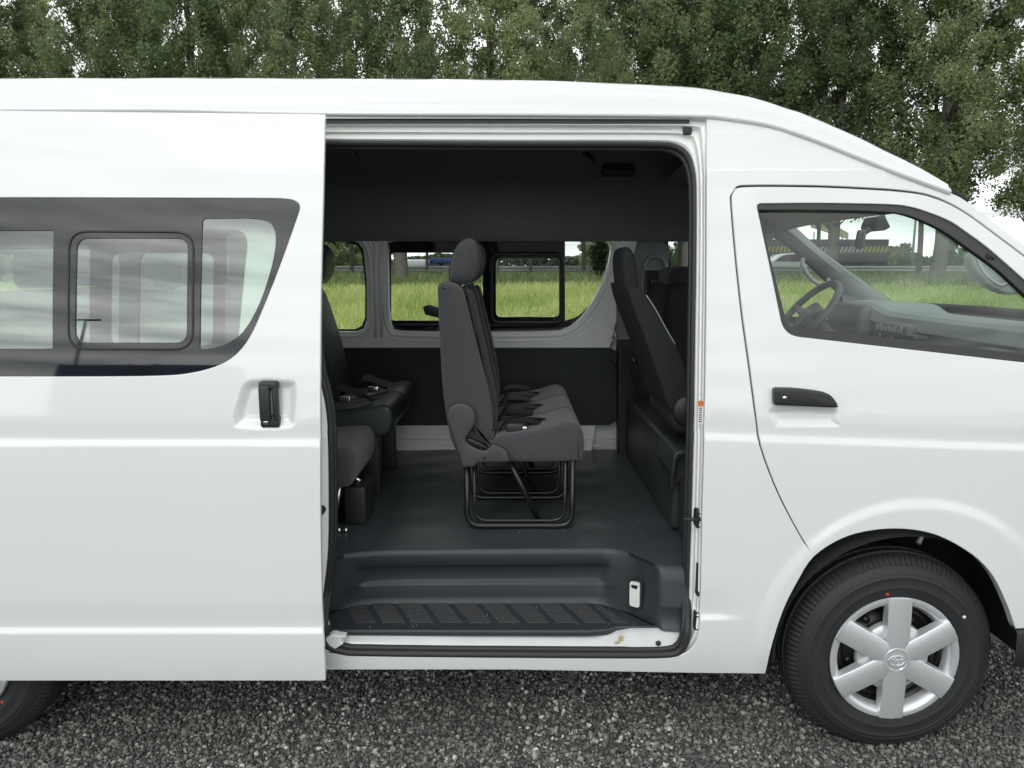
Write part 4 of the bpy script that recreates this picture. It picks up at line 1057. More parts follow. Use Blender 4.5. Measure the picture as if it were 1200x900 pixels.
hd3 = PX(spl([(790, 334), (790, 322), (797, 314), (812, 312), (822, 318), (826, 330), (818, 336), (800, 337)], 4, True), YD)
MB().prism(hd3, YD + .08, YD + .38, .04, seg=6, cen=True).build('headrest', M['fabric_dark'], root)
MB().prism(PX(spl([(800, 470), (860, 455), (925, 452), (935, 470), (900, 485), (800, 486)], 4, True), YD), YD, YD + .46, .03).build('seat_cushion', M['fabric_dark'], root)
root = empty('engine_cover', (0, 0, 0), van)
xb_, zt_ = .585, .905
mb = MB(); mb.box(xb_, 1.45, .42, 1.55, ZF + .004, zt_, 0, .02); mb.build('cover_box', M['leatherette'], root)
mb = MB(); mb.box(xb_ + .02, 1.2, .20, .415, ZF + .004, zt_ - .09, 0, .02); mb.build('side_bin', M['leatherette'], root)
mb = MB(); mb.tube([(xb_ - .001, .46, zt_ - .03), (xb_ - .001, 1.0, zt_ - .03)], .003, 6); mb.tube([(xb_ + .019, .21, zt_ - .12), (xb_ + .019, .41, zt_ - .12)], .003, 6); mb.build('cover_seam', M['seatplastic'], root)
fp = [(xb_ - .012, .88), (xb_ - .004, .915), (xb_ + .06, .925), (xb_ + .20, .93), (xb_ + .20, .915), (xb_ + .05, .908), (xb_ + .004, .89), (xb_ - .002, .84), (xb_ - .014, .82)]
mb = MB(); mb.prism(evenly(spl(fp, 3, True), 40), .36, .62, .006); mb.build('cover_flap', M['leatherette'], root)
mb = MB(); mb.prism(evenly(spl([(xb_ - .016, .77), (xb_ - .016, .83), (xb_ - .004, .83), (xb_ - .002, .77)], 3, True), 20), .37, .40, .003); mb.build('flap_strap', M['plastic'], root)
# dark lower trim of the far pillar behind the front seat, with belt and buckle
root = empty('pillar_trim', (0, 0, 0), van)
tp = PX(rnd([(724, 398), (742, 398), (746, 425), (760, 430), (775, 470), (775, 540), (724, 540)], 3), 1.55)
mb = MB(); mb.prism(tp, 1.54, 1.62, .012); mb.build('lower_trim', M['plastic'], root)
up = PX(spl([(722, 282), (775, 280), (785, 290), (783, 330), (790, 405), (724, 405)], 1, True), 1.56)
mb = MB(); mb.prism(rnd(up, .02), 1.555, 1.62, .01); mb.build('upper_trim', M['headliner'], root)
aq = spl([(753, 400), (753, 345), (754, 318), (759, 304), (768, 300), (777, 304), (781, 318), (783, 350), (788, 400)], 4)
mb = MB(); mb.tube([(onY(px, py, 1.55)[0], 1.55, onY(px, py, 1.55)[1]) for px, py in aq], .012, 8); mb.build('belt_surround', M['cabgrey'], root)
mb = MB(); mb.prism(PX([(758, 316), (773, 316), (776, 345), (786, 400), (758, 400)], 1.53), 1.528, 1.535, 0); mb.build('seat_belt', M['webbing'], root)
mb = MB(); q = PX([(755, 313), (775, 313), (775, 317), (755, 317)], 1.52); mb.prism(q, 1.51, 1.53, .003); q = PX([(764, 329), (769, 329), (768, 334), (765, 334)], 1.52); mb.tube([(x, 1.524, z) for x, z in q], .003, 6, True)
q = PX([(778, 352), (781, 352), (784, 366), (779, 366)], 1.50); mb.prism(q, 1.49, 1.50, .002)
mb.build('belt_guide', M['cabgrey'], root)
x, z = onY(743, 422, 1.53); mb = MB(); mb.lathe([(0, -.004), (.018, -.003), (.022, .004), (.022, .02)], (x, 1.53, z), 18); mb.build('trim_button', M['rubber'], root)
b_ = MB(); b_.lathe([(0, -.002), (.006, -.001), (.006, .002)], (x, 1.524, z), 10); b_.build('button_cap', M['galv'], root)

# --- cab: dashboard, wheel, mirrors, pillars
root = empty('dashboard', (0, 0, 0), van)
zt_ = 1.375
dprof = [(2.02, 1.18), (2.0, 1.30), (1.90, 1.365), (1.72, zt_), (1.655, zt_ - .004), (1.635, zt_ - .02), (1.620, zt_ - .065), (1.622, zt_ - .07), (1.655, zt_ - .078), (1.655, zt_ - .125), (1.60, zt_ - .132), (1.588, zt_ - .15), (1.60, zt_ - .26), (1.66, zt_ - .40), (1.75, .9)]
ys = list(np.linspace(.10, W - .10, 34)); V = []
for y in ys:
    c = (y - W / 2) / .75; hum = math.exp(-((y - 1.25) / .20) ** 6)
    for (x, z) in dprof: V.append((x - .02 + .03 * c * c - .03 * hum * (x < 1.7), y, z + .035 * hum * (z > 1.28)))
n_ = len(dprof)
mk('dash_top', V, [[i * n_ + j, i * n_ + j + 1, (i + 1) * n_ + j + 1, (i + 1) * n_ + j] for i in range(len(ys) - 1) for j in range(n_ - 1)], M['cabgrey'], root); fixn(bpy.data.objects['dash_top'], 14)
mb = MB(); mb.box(1.565, 1.62, .74, 1.0, 1.14, 1.335, 0, .015); mb.build('radio_panel', M['dashdark'], root)
mb = MB()
for y0_ in (.2, .70): 
    for i in range(4): mb.box(1.545, 1.60, y0_ - .055, y0_ + .055, 1.29 - i * .022, 1.30 - i * .022)
mb.build('air_vents', M['dashdark'], root)
mb = MB(); mb.tube([(1.556, .22, 1.225), (1.553, .66, 1.225)], .006, 8); mb.build('glovebox_edge', M['cabpale'], root)
mb = MB(); mb.box(1.53, 1.60, 1.08, 1.44, 1.22, 1.40, 0, .03); mb.build('instrument_hood', M['dashdark'], root)
mb = MB(); rr = random.Random(2)
for i in range(3):
    for k in range(9): mb.box(1.561, 1.563, .77 + k * .024, .77 + k * .024 + rr.uniform(.008, .016), 1.30 - i * .045, 1.30 - i * .045 + rr.uniform(.012, .03))
mb.build('radio_lettering', M['cabpale'], root)
c = onY(945, 368, 1.25); root = empty('steering_wheel', (0, 0, 0), van)
ang = math.atan2(64, 54); ax1 = Vector((math.cos(ang), 0, math.sin(ang))); ax2 = Vector((0, 1, 0)); axn = ax1.cross(ax2)
C0 = Vector((c[0], 1.25, c[1])); mb = MB()
mb.tube([C0 + (ax1 * math.cos(q / 48 * 2 * math.pi) + ax2 * math.sin(q / 48 * 2 * math.pi)) * .185 for q in range(48)], .016, 10, True); mb.build('wheel_rim', M['dashdark'], root)
mb = MB()
nrm = axn if axn.x > 0 else -axn
hub = C0 + nrm * .03
for q in (0.15, math.pi - .15, 1.5 * math.pi): mb.tube([hub, C0 + (ax2 * math.cos(q) + ax1 * math.sin(q)) * .18], [.03, .014], 8)
mb.tube([hub - nrm * .03, hub + nrm * .03], .07, 16); mb.build('wheel_hub', M['dashdark'], root)
mb = MB(); mb.tube([hub, hub + nrm * .35], .03, 10); mb.build('steering_column', M['dashdark'], root)
# pillar claddings: far A pillar with a grab handle, near one likewise
for side in (0, 1):
    root = empty('front_pillar', (0, 0, 0), van)
    Yf = (lambda x, z: near0(x, z) + .05) if side == 0 else (lambda x, z: W - near0(x, z) - .05)
    a = [p for p in PIL]; w_ = [p for p in SHUT_TOP if p[0] > 1.15]
    n_ = 24; pa = np.array(evenly_open(a, n_)) if False else None
    def openres(Lx, n): Q = np.array(Lx); d = np.r_[0, np.cumsum(np.linalg.norm(np.diff(Q, axis=0), axis=1))]; t = np.linspace(0, d[-1], n); return np.stack([np.interp(t, d, Q[:, 0]), np.interp(t, d, Q[:, 1])], 1)
    iu = openres(a, n_); io = openres(CW[int(len(CW) * .45):], n_)
    V = []
    for u_, o_ in zip(iu, io):
        for q, dy in ((-.02, -.0), (.15, .02), (.5, .032), (.85, .02), (1.0, -.01)):
            p = u_ + (o_ - u_) * q; V.append((p[0], Yf(*p) + (dy if side == 0 else -dy), p[1]))
    o = mk('pillar_cladding', V, [[i * 5 + j, i * 5 + j + 1, (i + 1) * 5 + j + 1, (i + 1) * 5 + j] for i in range(n_ - 1) for j in range(4)], M['cabgrey'], root); fixn(o)
    if side == 1:
        g = [(944, 303), (940, 310), (945, 320), (953, 329), (962, 334), (971, 331), (974, 327)]
        MB().tube([(onY(px, py, W - .17)[0], W - .17 + (.03 if i in (0, 6) else 0), onY(px, py, W - .17)[1]) for i, (px, py) in enumerate(spl(g, 1))], .011, 8).build('grab_handle', M['cabpale'], root)
    else:
        pass
# cab roof lining in a paler trim
V = []; cx_ = [r for r in RX if r[0] > .72]
for r in cx_:
    x, ze, H = r
    for s_ in np.linspace(0, 1, 15):
        yn = near0(x, ze) + .05; b = 1 - abs(2 * s_ - 1) ** 3; V.append((x, yn + (W - 2 * yn) * s_, ze - .05 + max(.03, H - .07) * b * .5))
mk('cab_roof_lining', V, [[i * 15 + j, i * 15 + j + 1, (i + 1) * 15 + j + 1, (i + 1) * 15 + j] for i in range(len(cx_) - 1) for j in range(14)], M['cabgrey'], van)
# interior mirror with its stalk
mc = onY(1008, 281, .85); root = empty('interior_mirror', (0, 0, 0), van)
mb = MB(); mb.prism(rnd([(mc[0] - .022, mc[1] - .035), (mc[0] + .018, mc[1] - .035), (mc[0] + .022, mc[1] + .035), (mc[0] - .016, mc[1] + .035)], .012), .74, .96, .012); mb.v = [(x_ + .45 * (y_ - .85), y_, z_) for x_, y_, z_ in mb.v]; mb.build('mirror_housing', M['dashdark'], root)
p2_ = onY(1026, 258, .85); mb = MB(); mb.tube([(mc[0], .85, mc[1] + .02), (p2_[0] - .01, .85, p2_[1] - .03), (p2_[0] + .03, .85, p2_[1] + .02)], .012, 8); mb.build('mirror_stalk', M['dashdark'], root)
MB().prism(PX(rnd([(1017, 266), (1022, 254), (1030, 253), (1037, 267), (1030, 271), (1020, 271)], 2), .85), .80, .92, .006).build('stalk_mount', M['plastic'], root)
# outside mirror on the far front pillar
om = PX(spl([(1134, 300), (1142, 294), (1152, 300), (1166, 315), (1182, 326), (1196, 333), (1190, 342), (1178, 344), (1160, 337), (1142, 320), (1135, 310)], 4, True), 1.60)
omc = np.array(om).mean(0); mb = MB()
om = PX(spl([(1134, 300), (1142, 294), (1152, 300), (1166, 315), (1182, 326), (1197, 334), (1192, 343), (1178, 345), (1160, 338), (1142, 322), (1135, 311)], 4, True), W + .10)
mb.prism(om, W + .06, W + .15, .02, cen=True); om_o = mb.build('outside_mirror', M['cabgrey'], van)
MB().tube([(onY(px, py, W + .055)[0], W + .055, onY(px, py, W + .055)[1]) for px, py in spl([(1146, 304), (1150, 314), (1160, 326), (1173, 334), (1184, 329)], 4)], .007, 8).build('mirror_rim', M['cabpale'], om_o)
x, z = hit(1162, 300, near); MB().prism(rnd([(x - .012, z - .008), (x + .012, z - .012), (x + .012, z + .004), (x - .012, z + .008)], .004), near0(x, z) + .0, near0(x, z) + .02, .003).build('window_clip', M['rubber'], fd)

# ================================================================== GROUND
def hgt(x, y):
    t = min(1., max(0., (y - 5) / 18.)); return .80 * t * t * (3 - 2 * t)
# gravel yard
m, n, l, b = nodes('dark_gravel'); M['gravel'] = m
t = n.new('ShaderNodeTexCoord'); v1 = n.new('ShaderNodeTexVoronoi'); v1.inputs['Scale'].default_value = 95; v1.inputs['Randomness'].default_value = 1
v2 = n.new('ShaderNodeTexVoronoi'); v2.inputs['Scale'].default_value = 210
l.new(t.outputs['Object'], v1.inputs['Vector']); l.new(t.outputs['Object'], v2.inputs['Vector'])
cr = n.new('ShaderNodeValToRGB'); l.new(v1.outputs['Color'], cr.inputs[0])
e = cr.color_ramp.elements; e[0].color = (.04, .04, .04, 1); e[1].color = (.26, .255, .25, 1); e[1].position = .85; q = e.new(.5); q.color = (.12, .118, .115, 1); q = e.new(.95); q.color = (.3, .3, .29, 1)
l.new(cr.outputs[0], b.inputs['Base Color']); b.inputs['Roughness'].default_value = .8
ad = n.new('ShaderNodeMath'); ad.operation = 'ADD'; l.new(v1.outputs['Distance'], ad.inputs[0]); l.new(v2.outputs['Distance'], ad.inputs[1])
bp = n.new('ShaderNodeBump'); bp.inputs['Strength'].default_value = 1; bp.inputs['Distance'].default_value = .006; bp.invert = True; l.new(ad.outputs[0], bp.inputs['Height']); l.new(bp.outputs[0], b.inputs['Normal'])
tag(mk('gravel_ground', [(-60, -60, -.020), (60, -60, -.020), (60, 5.2, -.020), (-60, 5.2, -.020)], [[0, 1, 2, 3]], M['gravel'], smooth=False), kind='structure')
def patch(x, y, s, seed):
    g = np.random.default_rng(seed); k = g.uniform(0, 6.28, (6, 3)); a = 0
    for i, (p, q, r) in enumerate(k): a = a + np.sin(x * s * math.cos(p) * (1 + i * .6) + y * s * math.sin(p) * (1 + i * .6) + q) / (1 + i * .5)
    return a / 3.2
# loose stones near the van
def stones(name, N, x0, x1, y0, y1, smin, smax, seed):
    g = np.random.default_rng(seed)
    ph = (1 + 5 ** .5) / 2
    ico = np.array([(-1, ph, 0), (1, ph, 0), (-1, -ph, 0), (1, -ph, 0), (0, -1, ph), (0, 1, ph), (0, -1, -ph), (0, 1, -ph), (ph, 0, -1), (ph, 0, 1), (-ph, 0, -1), (-ph, 0, 1)]) / 1.9
    fc = np.array([(0, 11, 5), (0, 5, 1), (0, 1, 7), (0, 7, 10), (0, 10, 11), (1, 5, 9), (5, 11, 4), (11, 10, 2), (10, 7, 6), (7, 1, 8), (3, 9, 4), (3, 4, 2), (3, 2, 6), (3, 6, 8), (3, 8, 9), (4, 9, 5), (2, 4, 11), (6, 2, 10), (8, 6, 7), (9, 8, 1)])
    s = smin + (smax - smin) * g.random(N) ** 2.6
    V = ico[None] * (1 + g.uniform(-.32, .32, (N, 12, 1))) * g.uniform(.6, 1.25, (N, 1, 3))
    a, b_ = g.uniform(0, 2 * math.pi, N), g.uniform(0, 2 * math.pi, N)
    ca, sa, cb, sb = np.cos(a), np.sin(a), np.cos(b_), np.sin(b_)
    X, Y, Z = V[..., 0], V[..., 1], V[..., 2]
    Y, Z = Y * cb[:, None] - Z * sb[:, None], Y * sb[:, None] + Z * cb[:, None]
    X, Y = X * ca[:, None] - Y * sa[:, None], X * sa[:, None] + Y * ca[:, None]
    px, py = g.uniform(x0, x1, N), g.uniform(y0, y1, N)
    V = np.stack([X * s[:, None] + px[:, None], Y * s[:, None] + py[:, None], Z * s[:, None] + (s * g.uniform(.1, .7, N))[:, None] - .017], -1).reshape(-1, 3)
    Fc = (fc[None] + (np.arange(N) * 12)[:, None, None]).reshape(-1, 3)
    me = bpy.data.meshes.new(name); me.vertices.add(len(V)); me.vertices.foreach_set('co', V.ravel().astype(np.float32))
    nf = len(Fc); me.loops.add(nf * 3); me.loops.foreach_set('vertex_index', Fc.ravel().astype(np.int32)); me.polygons.add(nf)
    me.polygons.foreach_set('loop_start', np.arange(0, nf * 3, 3, dtype=np.int32)); me.update(calc_edges=True)
    at = me.attributes.new('tone', 'FLOAT', 'POINT'); tv = np.repeat(np.clip(g.random(N) * (1 + .22 * patch(px, py, 2.2, 9) + .15 * patch(px, py, 7., 10)), 0, 1), 12); at.data.foreach_set('value', tv.astype(np.float32))
    me.materials.append(M['stone']); me.shade_flat(); return me
m, n, l, b = nodes('crushed_stone'); M['stone'] = m
at = n.new('ShaderNodeAttribute'); at.attribute_name = 'tone'; cr = n.new('ShaderNodeValToRGB'); l.new(at.outputs['Fac'], cr.inputs[0])
e = cr.color_ramp.elements; e[0].color = (.05, .05, .05, 1); e[1].color = (.58, .57, .54, 1)
for p_, c_ in ((.35, .11), (.65, .18), (.85, .26), (.97, .40)): q = e.new(p_); q.color = (c_, c_ * .965, c_ * .91, 1)
l.new(cr.outputs[0], b.inputs['Base Color']); b.inputs['Roughness'].default_value = .62
tag(link(bpy.data.objects.new('gravel_stones', stones('gravel_stones', 185000, -2.6, 2.6, -1.45, .75, .0024, .0095, 1))), kind='stuff', label='loose crushed stones of the dark gravel in front of the van', cat='gravel')
tag(link(bpy.data.objects.new('gravel_stones', stones('gravel_stones', 130, -2.2, 2.2, -1.2, .5, .009, .02, 2))), kind='stuff', label='larger pale stones scattered over the dark gravel', cat='gravel')
# field rising to the road embankment, road
xs = np.array([-500, -200, -90, -45, -25, -15, -8, 0, 8, 15, 25, 45, 90, 200, 500.]); ysv = np.r_[np.linspace(5.1, 24, 24), 30, 36, 60, 120, 300, 900]
V = [(x, y, hgt(x, y) - .02) for y in ysv for x in xs]; k = len(xs)
M['soil'] = pm('field_soil', (.075, .095, .028), .95, bump=.6, bscale=12, var=.45, vscale=1.2)
tag(mk('field', V, [[i * k + j, i * k + j + 1, (i + 1) * k + j + 1, (i + 1) * k + j] for i in range(len(ysv) - 1) for j in range(k - 1)], M['soil']), kind='structure')
M['asphalt'] = pm('asphalt', (.055, .055, .056), .85, bump=.4, bscale=80, var=.2, vscale=2)
tag(mk('road', [(-300, 38.5, .80), (300, 38.5, .80), (300, 49, .80), (-300, 49, .80)], [[0, 1, 2, 3]], M['asphalt'], smooth=False), kind='structure')
tag(mk('road_markings', [(-300, 39.2, .806), (300, 39.2, .806), (300, 39.35, .806), (-300, 39.35, .806)], [[0, 1, 2, 3]], M['white'], smooth=False), kind='structure')

# grass
def leafmat(name, cols, trans=.35, rough=.6):
    m = bpy.data.materials.new(name); m.use_nodes = True; n, l = m.node_tree.nodes, m.node_tree.links; n.clear()
    o = n.new('ShaderNodeOutputMaterial'); at = n.new('ShaderNodeAttribute'); at.attribute_name = 'tone'
    cr = n.new('ShaderNodeValToRGB'); l.new(at.outputs['Fac'], cr.inputs[0])
    e = cr.color_ramp.elements; e[0].color = (*cols[0], 1); e[1].color = (*cols[-1], 1)
    for i, c in enumerate(cols[1:-1]): q = e.new((i + 1) / (len(cols) - 1)); q.color = (*c, 1)
    oi = n.new('ShaderNodeObjectInfo'); hv = n.new('ShaderNodeHueSaturation'); m1 = n.new('ShaderNodeMapRange'); m1.inputs[3].default_value = .78; m1.inputs[4].default_value = 1.24; l.new(oi.outputs['Random'], m1.inputs[0]); l.new(m1.outputs[0], hv.inputs['Value'])
    m2 = n.new('ShaderNodeMapRange'); m2.inputs[3].default_value = .515; m2.inputs[4].default_value = .48; l.new(oi.outputs['Random'], m2.inputs[0]); l.new(m2.outputs[0], hv.inputs['Hue']); l.new(cr.outputs[0], hv.inputs['Color']); cr = hv
    p = n.new('ShaderNodeBsdfPrincipled'); p.inputs['Roughness'].default_value = rough; p.inputs['Specular IOR Level'].default_value = .3; l.new(cr.outputs[0], p.inputs['Base Color'])
    t = n.new('ShaderNodeBsdfTranslucent'); l.new(cr.outputs[0], t.inputs['Color'])
    mx = n.new('ShaderNodeMixShader'); mx.inputs[0].default_value = trans; l.new(p.outputs[0], mx.inputs[1]); l.new(t.outputs[0], mx.inputs[2]); l.new(mx.outputs[0], o.inputs[0]); return m
def rawmesh(name, V, Fc, k, tone, mat):
    me = bpy.data.meshes.new(name); me.vertices.add(len(V)); me.vertices.foreach_set('co', V.ravel().astype(np.float32))
    nf = len(Fc); me.loops.add(nf * k); me.loops.foreach_set('vertex_index', Fc.ravel().astype(np.int32)); me.polygons.add(nf)
    me.polygons.foreach_set('loop_start', np.arange(0, nf * k, k, dtype=np.int32)); me.update(calc_edges=True)
    at = me.attributes.new('tone', 'FLOAT', 'POINT'); at.data.foreach_set('value', tone.astype(np.float32)); me.materials.append(mat); return me
def grass(name, N, y0, y1, h0, h1, w, mat, seed, xf):
    g = np.random.default_rng(seed)
    y = y0 + (y1 - y0) * g.random(N) ** 1.0; x = g.uniform(-1, 1, N) * (xf[0] + xf[1] * y)
    pt = patch(x, y, .9, 5); pt2 = patch(x, y, 2.6, 6)
    h = (h0 + (h1 - h0) * g.random(N)) * (1 + .35 * pt + .25 * pt2)
    z = np.array([hgt(0, q) for q in y]) - .02
    a = g.uniform(0, 2 * math.pi, N); ln = g.normal(0, .35, (N, 2)) * h[:, None]
    wx, wy = np.cos(a) * w * g.uniform(.5, 1.5, N), np.sin(a) * w * g.uniform(.5, 1.5, N)
    b0 = np.stack([x - wx, y - wy, z], 1); b1 = np.stack([x + wx, y + wy, z], 1)
    m0 = np.stack([x - wx * .8 + ln[:, 0] * .35, y - wy * .8 + ln[:, 1] * .35, z + h * .6], 1); m1 = np.stack([x + wx * .8 + ln[:, 0] * .35, y + wy * .8 + ln[:, 1] * .35, z + h * .6], 1)
    t0 = np.stack([x - wx * .25 + ln[:, 0], y - wy * .25 + ln[:, 1], z + h], 1); t1 = np.stack([x + wx * .25 + ln[:, 0], y + wy * .25 + ln[:, 1], z + h], 1)
    V = np.stack([b0, b1, m0, m1, t0, t1], 1).reshape(-1, 3); kk = (np.arange(N) * 6)[:, None, None]
    Fc = (np.array([[0, 1, 3, 2], [2, 3, 5, 4]])[None] + kk).reshape(-1, 4)
    tone = np.clip(.5 + .28 * pt + .2 * pt2 + g.normal(0, .16, N), 0, 1)
    return rawmesh(name, V, Fc, 4, np.repeat(tone, 6), mat)
M['grass'] = leafmat('meadow_grass', [(.26, .34, .10), (.48, .58, .19), (.62, .69, .27), (.72, .71, .42)], .45)
M['weeds'] = leafmat('shaded_weeds', [(.14, .19, .08), (.27, .33, .14), (.40, .46, .21)], .4)  # greens darkened so the colour carries the shade under the poplars
tag(link(bpy.data.objects.new('meadow_grass', grass('meadow_grass', 210000, 5.0, 22.5, .10, .38, .012, M['grass'], 3, (6.5, .75)))), kind='stuff', label='tall yellow-green meadow grass beyond the gravel yard', cat='grass')
tag(link(bpy.data.objects.new('verge_weeds', grass('verge_weeds', 90000, 21.0, 37.0, .18, .55, .022, M['weeds'], 4, (8, .85)))), kind='stuff', label='weeds beside the guard rail, coloured darker for the shade under the poplars', cat='weeds')

# ================================================================== GUARD RAIL
def gx(px, D): return (px - 600) * D / 880.
YG = 36.5; zg = .80
root = empty('guard_rail', (0, YG, zg)); tag(root, 'long grey steel guard rail between the grass field and the road', 'guard rail')
mb = MB(); pr = [(0, .78), (-.03, .76), (-.05, .72), (-.05, .68), (-.01, .64), (-.01, .60), (-.05, .56), (-.05, .52), (-.03, .48), (0, .46)]
V = [(x, dy, z) for x in (-70, -30, 0, 30, 70) for dy, z in pr]; k = len(pr)
mb.add(V, [[i * k + j, i * k + j + 1, (i + 1) * k + j + 1, (i + 1) * k + j] for i in range(4) for j in range(k - 1)]); mb.build('rail_beam', M['galv'], root)
for i in range(-12, 13):
    mb = MB(); mb.box(i * 4 - .05, i * 4 + .05, .0, .1, 0, .72); mb.build('rail_post', M['galv'], root)

# ================================================================== TREES
M['bark'] = pm('poplar_bark', (.11, .10, .085), .9, bump=.9, bscale=14, var=.45, vscale=9)
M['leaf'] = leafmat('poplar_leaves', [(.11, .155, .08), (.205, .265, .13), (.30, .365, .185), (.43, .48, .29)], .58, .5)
M['ivy'] = leafmat('ivy_leaves', [(.012, .025, .010), (.03, .05, .018), (.05, .08, .03)], .2, .4)
def crown_mesh(name, h, rad, zb, ncl, nlf, lsz, seed, mat, lean=.0):
    g = np.random.default_rng(seed); C = []; R_ = []
    for i in range(ncl):
        t = g.random() ** .85; z = zb + (h - zb) * t; env = rad * (math.sin(min(1, t * 2.2 + .25) * math.pi / 2)) * (1 - .75 * max(0, t - .55) / .45)
        a = g.uniform(0, 6.283); r = env * math.sqrt(g.random()) * g.uniform(.75, 1.12)
        C.append((r * math.cos(a), r * math.sin(a), z)); R_.append(g.uniform(.22, .55) * (1.1 - .4 * t))
    C = np.array(C); R_ = np.array(R_); ct = g.random(ncl)
    k = g.integers(0, ncl, nlf)
    d = g.normal(0, 1, (nlf, 3)); d /= np.linalg.norm(d, axis=1)[:, None]; rr = R_[k] * g.random(nlf) ** .5
    P = C[k] + d * rr[:, None] * np.array([1, 1, 1.35])
    s = lsz * g.uniform(.55, 1.3, nlf); u = g.normal(0, 1, (nlf, 3)); u /= np.linalg.norm(u, axis=1)[:, None]; w = np.cross(u, g.normal(0, 1, (nlf, 3))); w /= np.linalg.norm(w, axis=1)[:, None]
    V = np.stack([P - u * s[:, None], P - w * s[:, None] * .62 - u * s[:, None] * .15, P + u * s[:, None], P + w * s[:, None] * .62 - u * s[:, None] * .15], 1).reshape(-1, 3)
    Fc = (np.arange(nlf) * 4)[:, None] + np.array([[0, 1, 2, 3]])
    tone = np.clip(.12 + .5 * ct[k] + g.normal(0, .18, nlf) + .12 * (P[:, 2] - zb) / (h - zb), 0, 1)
    return rawmesh(name, V, Fc, 4, np.repeat(tone, 4), mat), C
def trunk_mb(h, zb, r0, C, seed, fork=False):
    rr = random.Random(seed); mb = MB()
    path = [(0, 0, -.3), (0, 0, .1)] + [(rr.gauss(0, .05) + .1 * math.sin(q * .9 + seed), rr.gauss(0, .05), h * q / 9) for q in range(1, 9)]
    rad = [r0 * 1.25, r0] + [r0 * (1 - .11 * q) for q in range(1, 9)]
    mb.tube(spl(path, 3), list(np.interp(np.linspace(0, 1, 28), np.linspace(0, 1, 10), rad)), 12)
    if fork: mb.tube(spl([(.02, 0, .9), (.20, -.05, 1.7), (.46, 0, 2.8), (.75, .1, 5), (1.0, .2, 7)], 4), list(np.linspace(r0 * .75, r0 * .3, 17)), 10)
    for c in C[::max(1, len(C) // 60)]:
        z0 = max(zb * .75, c[2] - rr.uniform(.8, 2.2)); q = min(8, max(1, z0 / h * 9)); 
        mb.tube([(0, 0, z0), (c[0] * .45, c[1] * .45, z0 + (c[2] - z0) * .35), tuple(c)], [r0 * .28 * (1 - z0 / h) + .012, .02, .006], 6)
    return mb
protos = []
for i, (h, rad, zb, ncl, nlf) in enumerate(((13.2, 2.15, 2.6, 300, 60000), (12.2, 2.1, 2.4, 270, 53000), (15.0, 2.6, 2.9, 340, 70000))):
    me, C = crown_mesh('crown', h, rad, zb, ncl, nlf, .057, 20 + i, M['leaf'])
    tm = trunk_mb(h, zb, (.27, .21, .25)[i], C, 30 + i, fork=(i == 2)); to = tm.build('trunk', M['bark'], None); tmesh = to.data; bpy.data.objects.remove(to)
    protos.append((me, tmesh))
for i in range(2):
    C = crown_mesh('crown', 13, 2., 2.6, 60, 10, .075, 60 + i, M['leaf'])[1]; to = trunk_mb(13, 2.6, .085, C, 70 + i).build('trunk', M['bark'], None); protos.append((None, to.data)); bpy.data.objects.remove(to)
front = [(-118, 1, 1.1, 0), (8, 0, .97, 40), (135, 1, 1.05, 200), (238, 0, 1.05, 80), (352, 2, .92, 150), (471, 0, 1.0, 300), (577, 1, 1.06, 20), (726, 0, 1.04, 130), (806, 1, 1.14, 250), (862, 0, 1.10, 60), (972, 1, 1.15, 310), (1097, 2, 1.0, 0), (1203, 2, .93, 100), (1350, 1, 1.1, 100)]
desc = ['poplar at the far left end of the row, mostly beyond the sliding door', 'poplar rising behind the tail of the white roof at the left', 'poplar behind the roof to the right of the first sky gap', 'broad poplar above the sliding door window', 'full poplar crown left of the tall sky gap', 'poplar whose grey trunk shows in the second far window', 'poplar just right of the tall sky gap, trunk edging the small sliding window', 'poplar with ivy-dark trunk behind the pole sign', 'poplar above the front corner of the open doorway', 'poplar above the start of the sloping roof front', 'poplar over the middle of the sloping roof front', 'fork-trunked poplar seen through the windscreen', 'poplar at the right edge above the windscreen', 'poplar beyond the right edge of the windscreen']
DT = 27.5
for i, (px, kind, s, rz) in enumerate(front):
    D = DT - (2.5 if px > 1000 else 0); x = gx(px, D); y = D + CY
    r = empty('poplar_tree', (x, y, hgt(x, y) - .02)); r.rotation_euler.z = R(rz if kind != 2 else (0 if px > 1000 else rz)); r.scale = (s * (1.06 if i % 2 else .96), s, s)
    tag(r, 'tall green ' + desc[i], 'tree', 'front row of poplars')
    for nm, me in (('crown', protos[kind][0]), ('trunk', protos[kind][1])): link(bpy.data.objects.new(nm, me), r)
back = [(-60, 0, 1.2), (66, 1, 1.08), (184, 0, 1.12), (300, 1, 1.22), (412, 0, 1.22), (501, 1, .92), (622, 0, 1.1), (684, 1, 1.25), (796, 0, 1.25), (845, 1, 1.3), (955, 0, 1.3), (1077, 1, 1.25), (1245, 0, 1.2), (1290, 1, 1.3)]
bdesc = ['behind the first two front poplars at the left', 'between the two leftmost front poplars', 'behind the sliding door roof, third from the left', 'behind the broad poplar over the door window', 'left of the tall sky gap, thin trunk hidden', 'with a thin trunk in the tall sky gap', 'with a slim trunk crossing the small sliding window', 'with a slim trunk in the rounded far window', 'with a slim trunk in the narrow front window', 'above the roof over the front pillar', 'behind the sloping roof front', 'with a slim trunk left of the forked one', 'right of the forked poplar', 'past the right end of the windscreen']
for i, (px, kind, s) in enumerate(back):
    D = 36.0 if i != 11 else 27.; x = gx(px, D); y = D + CY
    r = empty('poplar_tree', (x, y, hgt(x, y) - .02)); r.rotation_euler.z = R(i * 77); r.scale = (s * .95, s * .95, s)
    tag(r, 'slender poplar of the rear row ' + bdesc[i], 'tree', 'rear row of poplars')
    for nm, me in (('crown', protos[kind][0]), ('trunk', protos[3 + kind][1])): link(bpy.data.objects.new(nm, me), r)

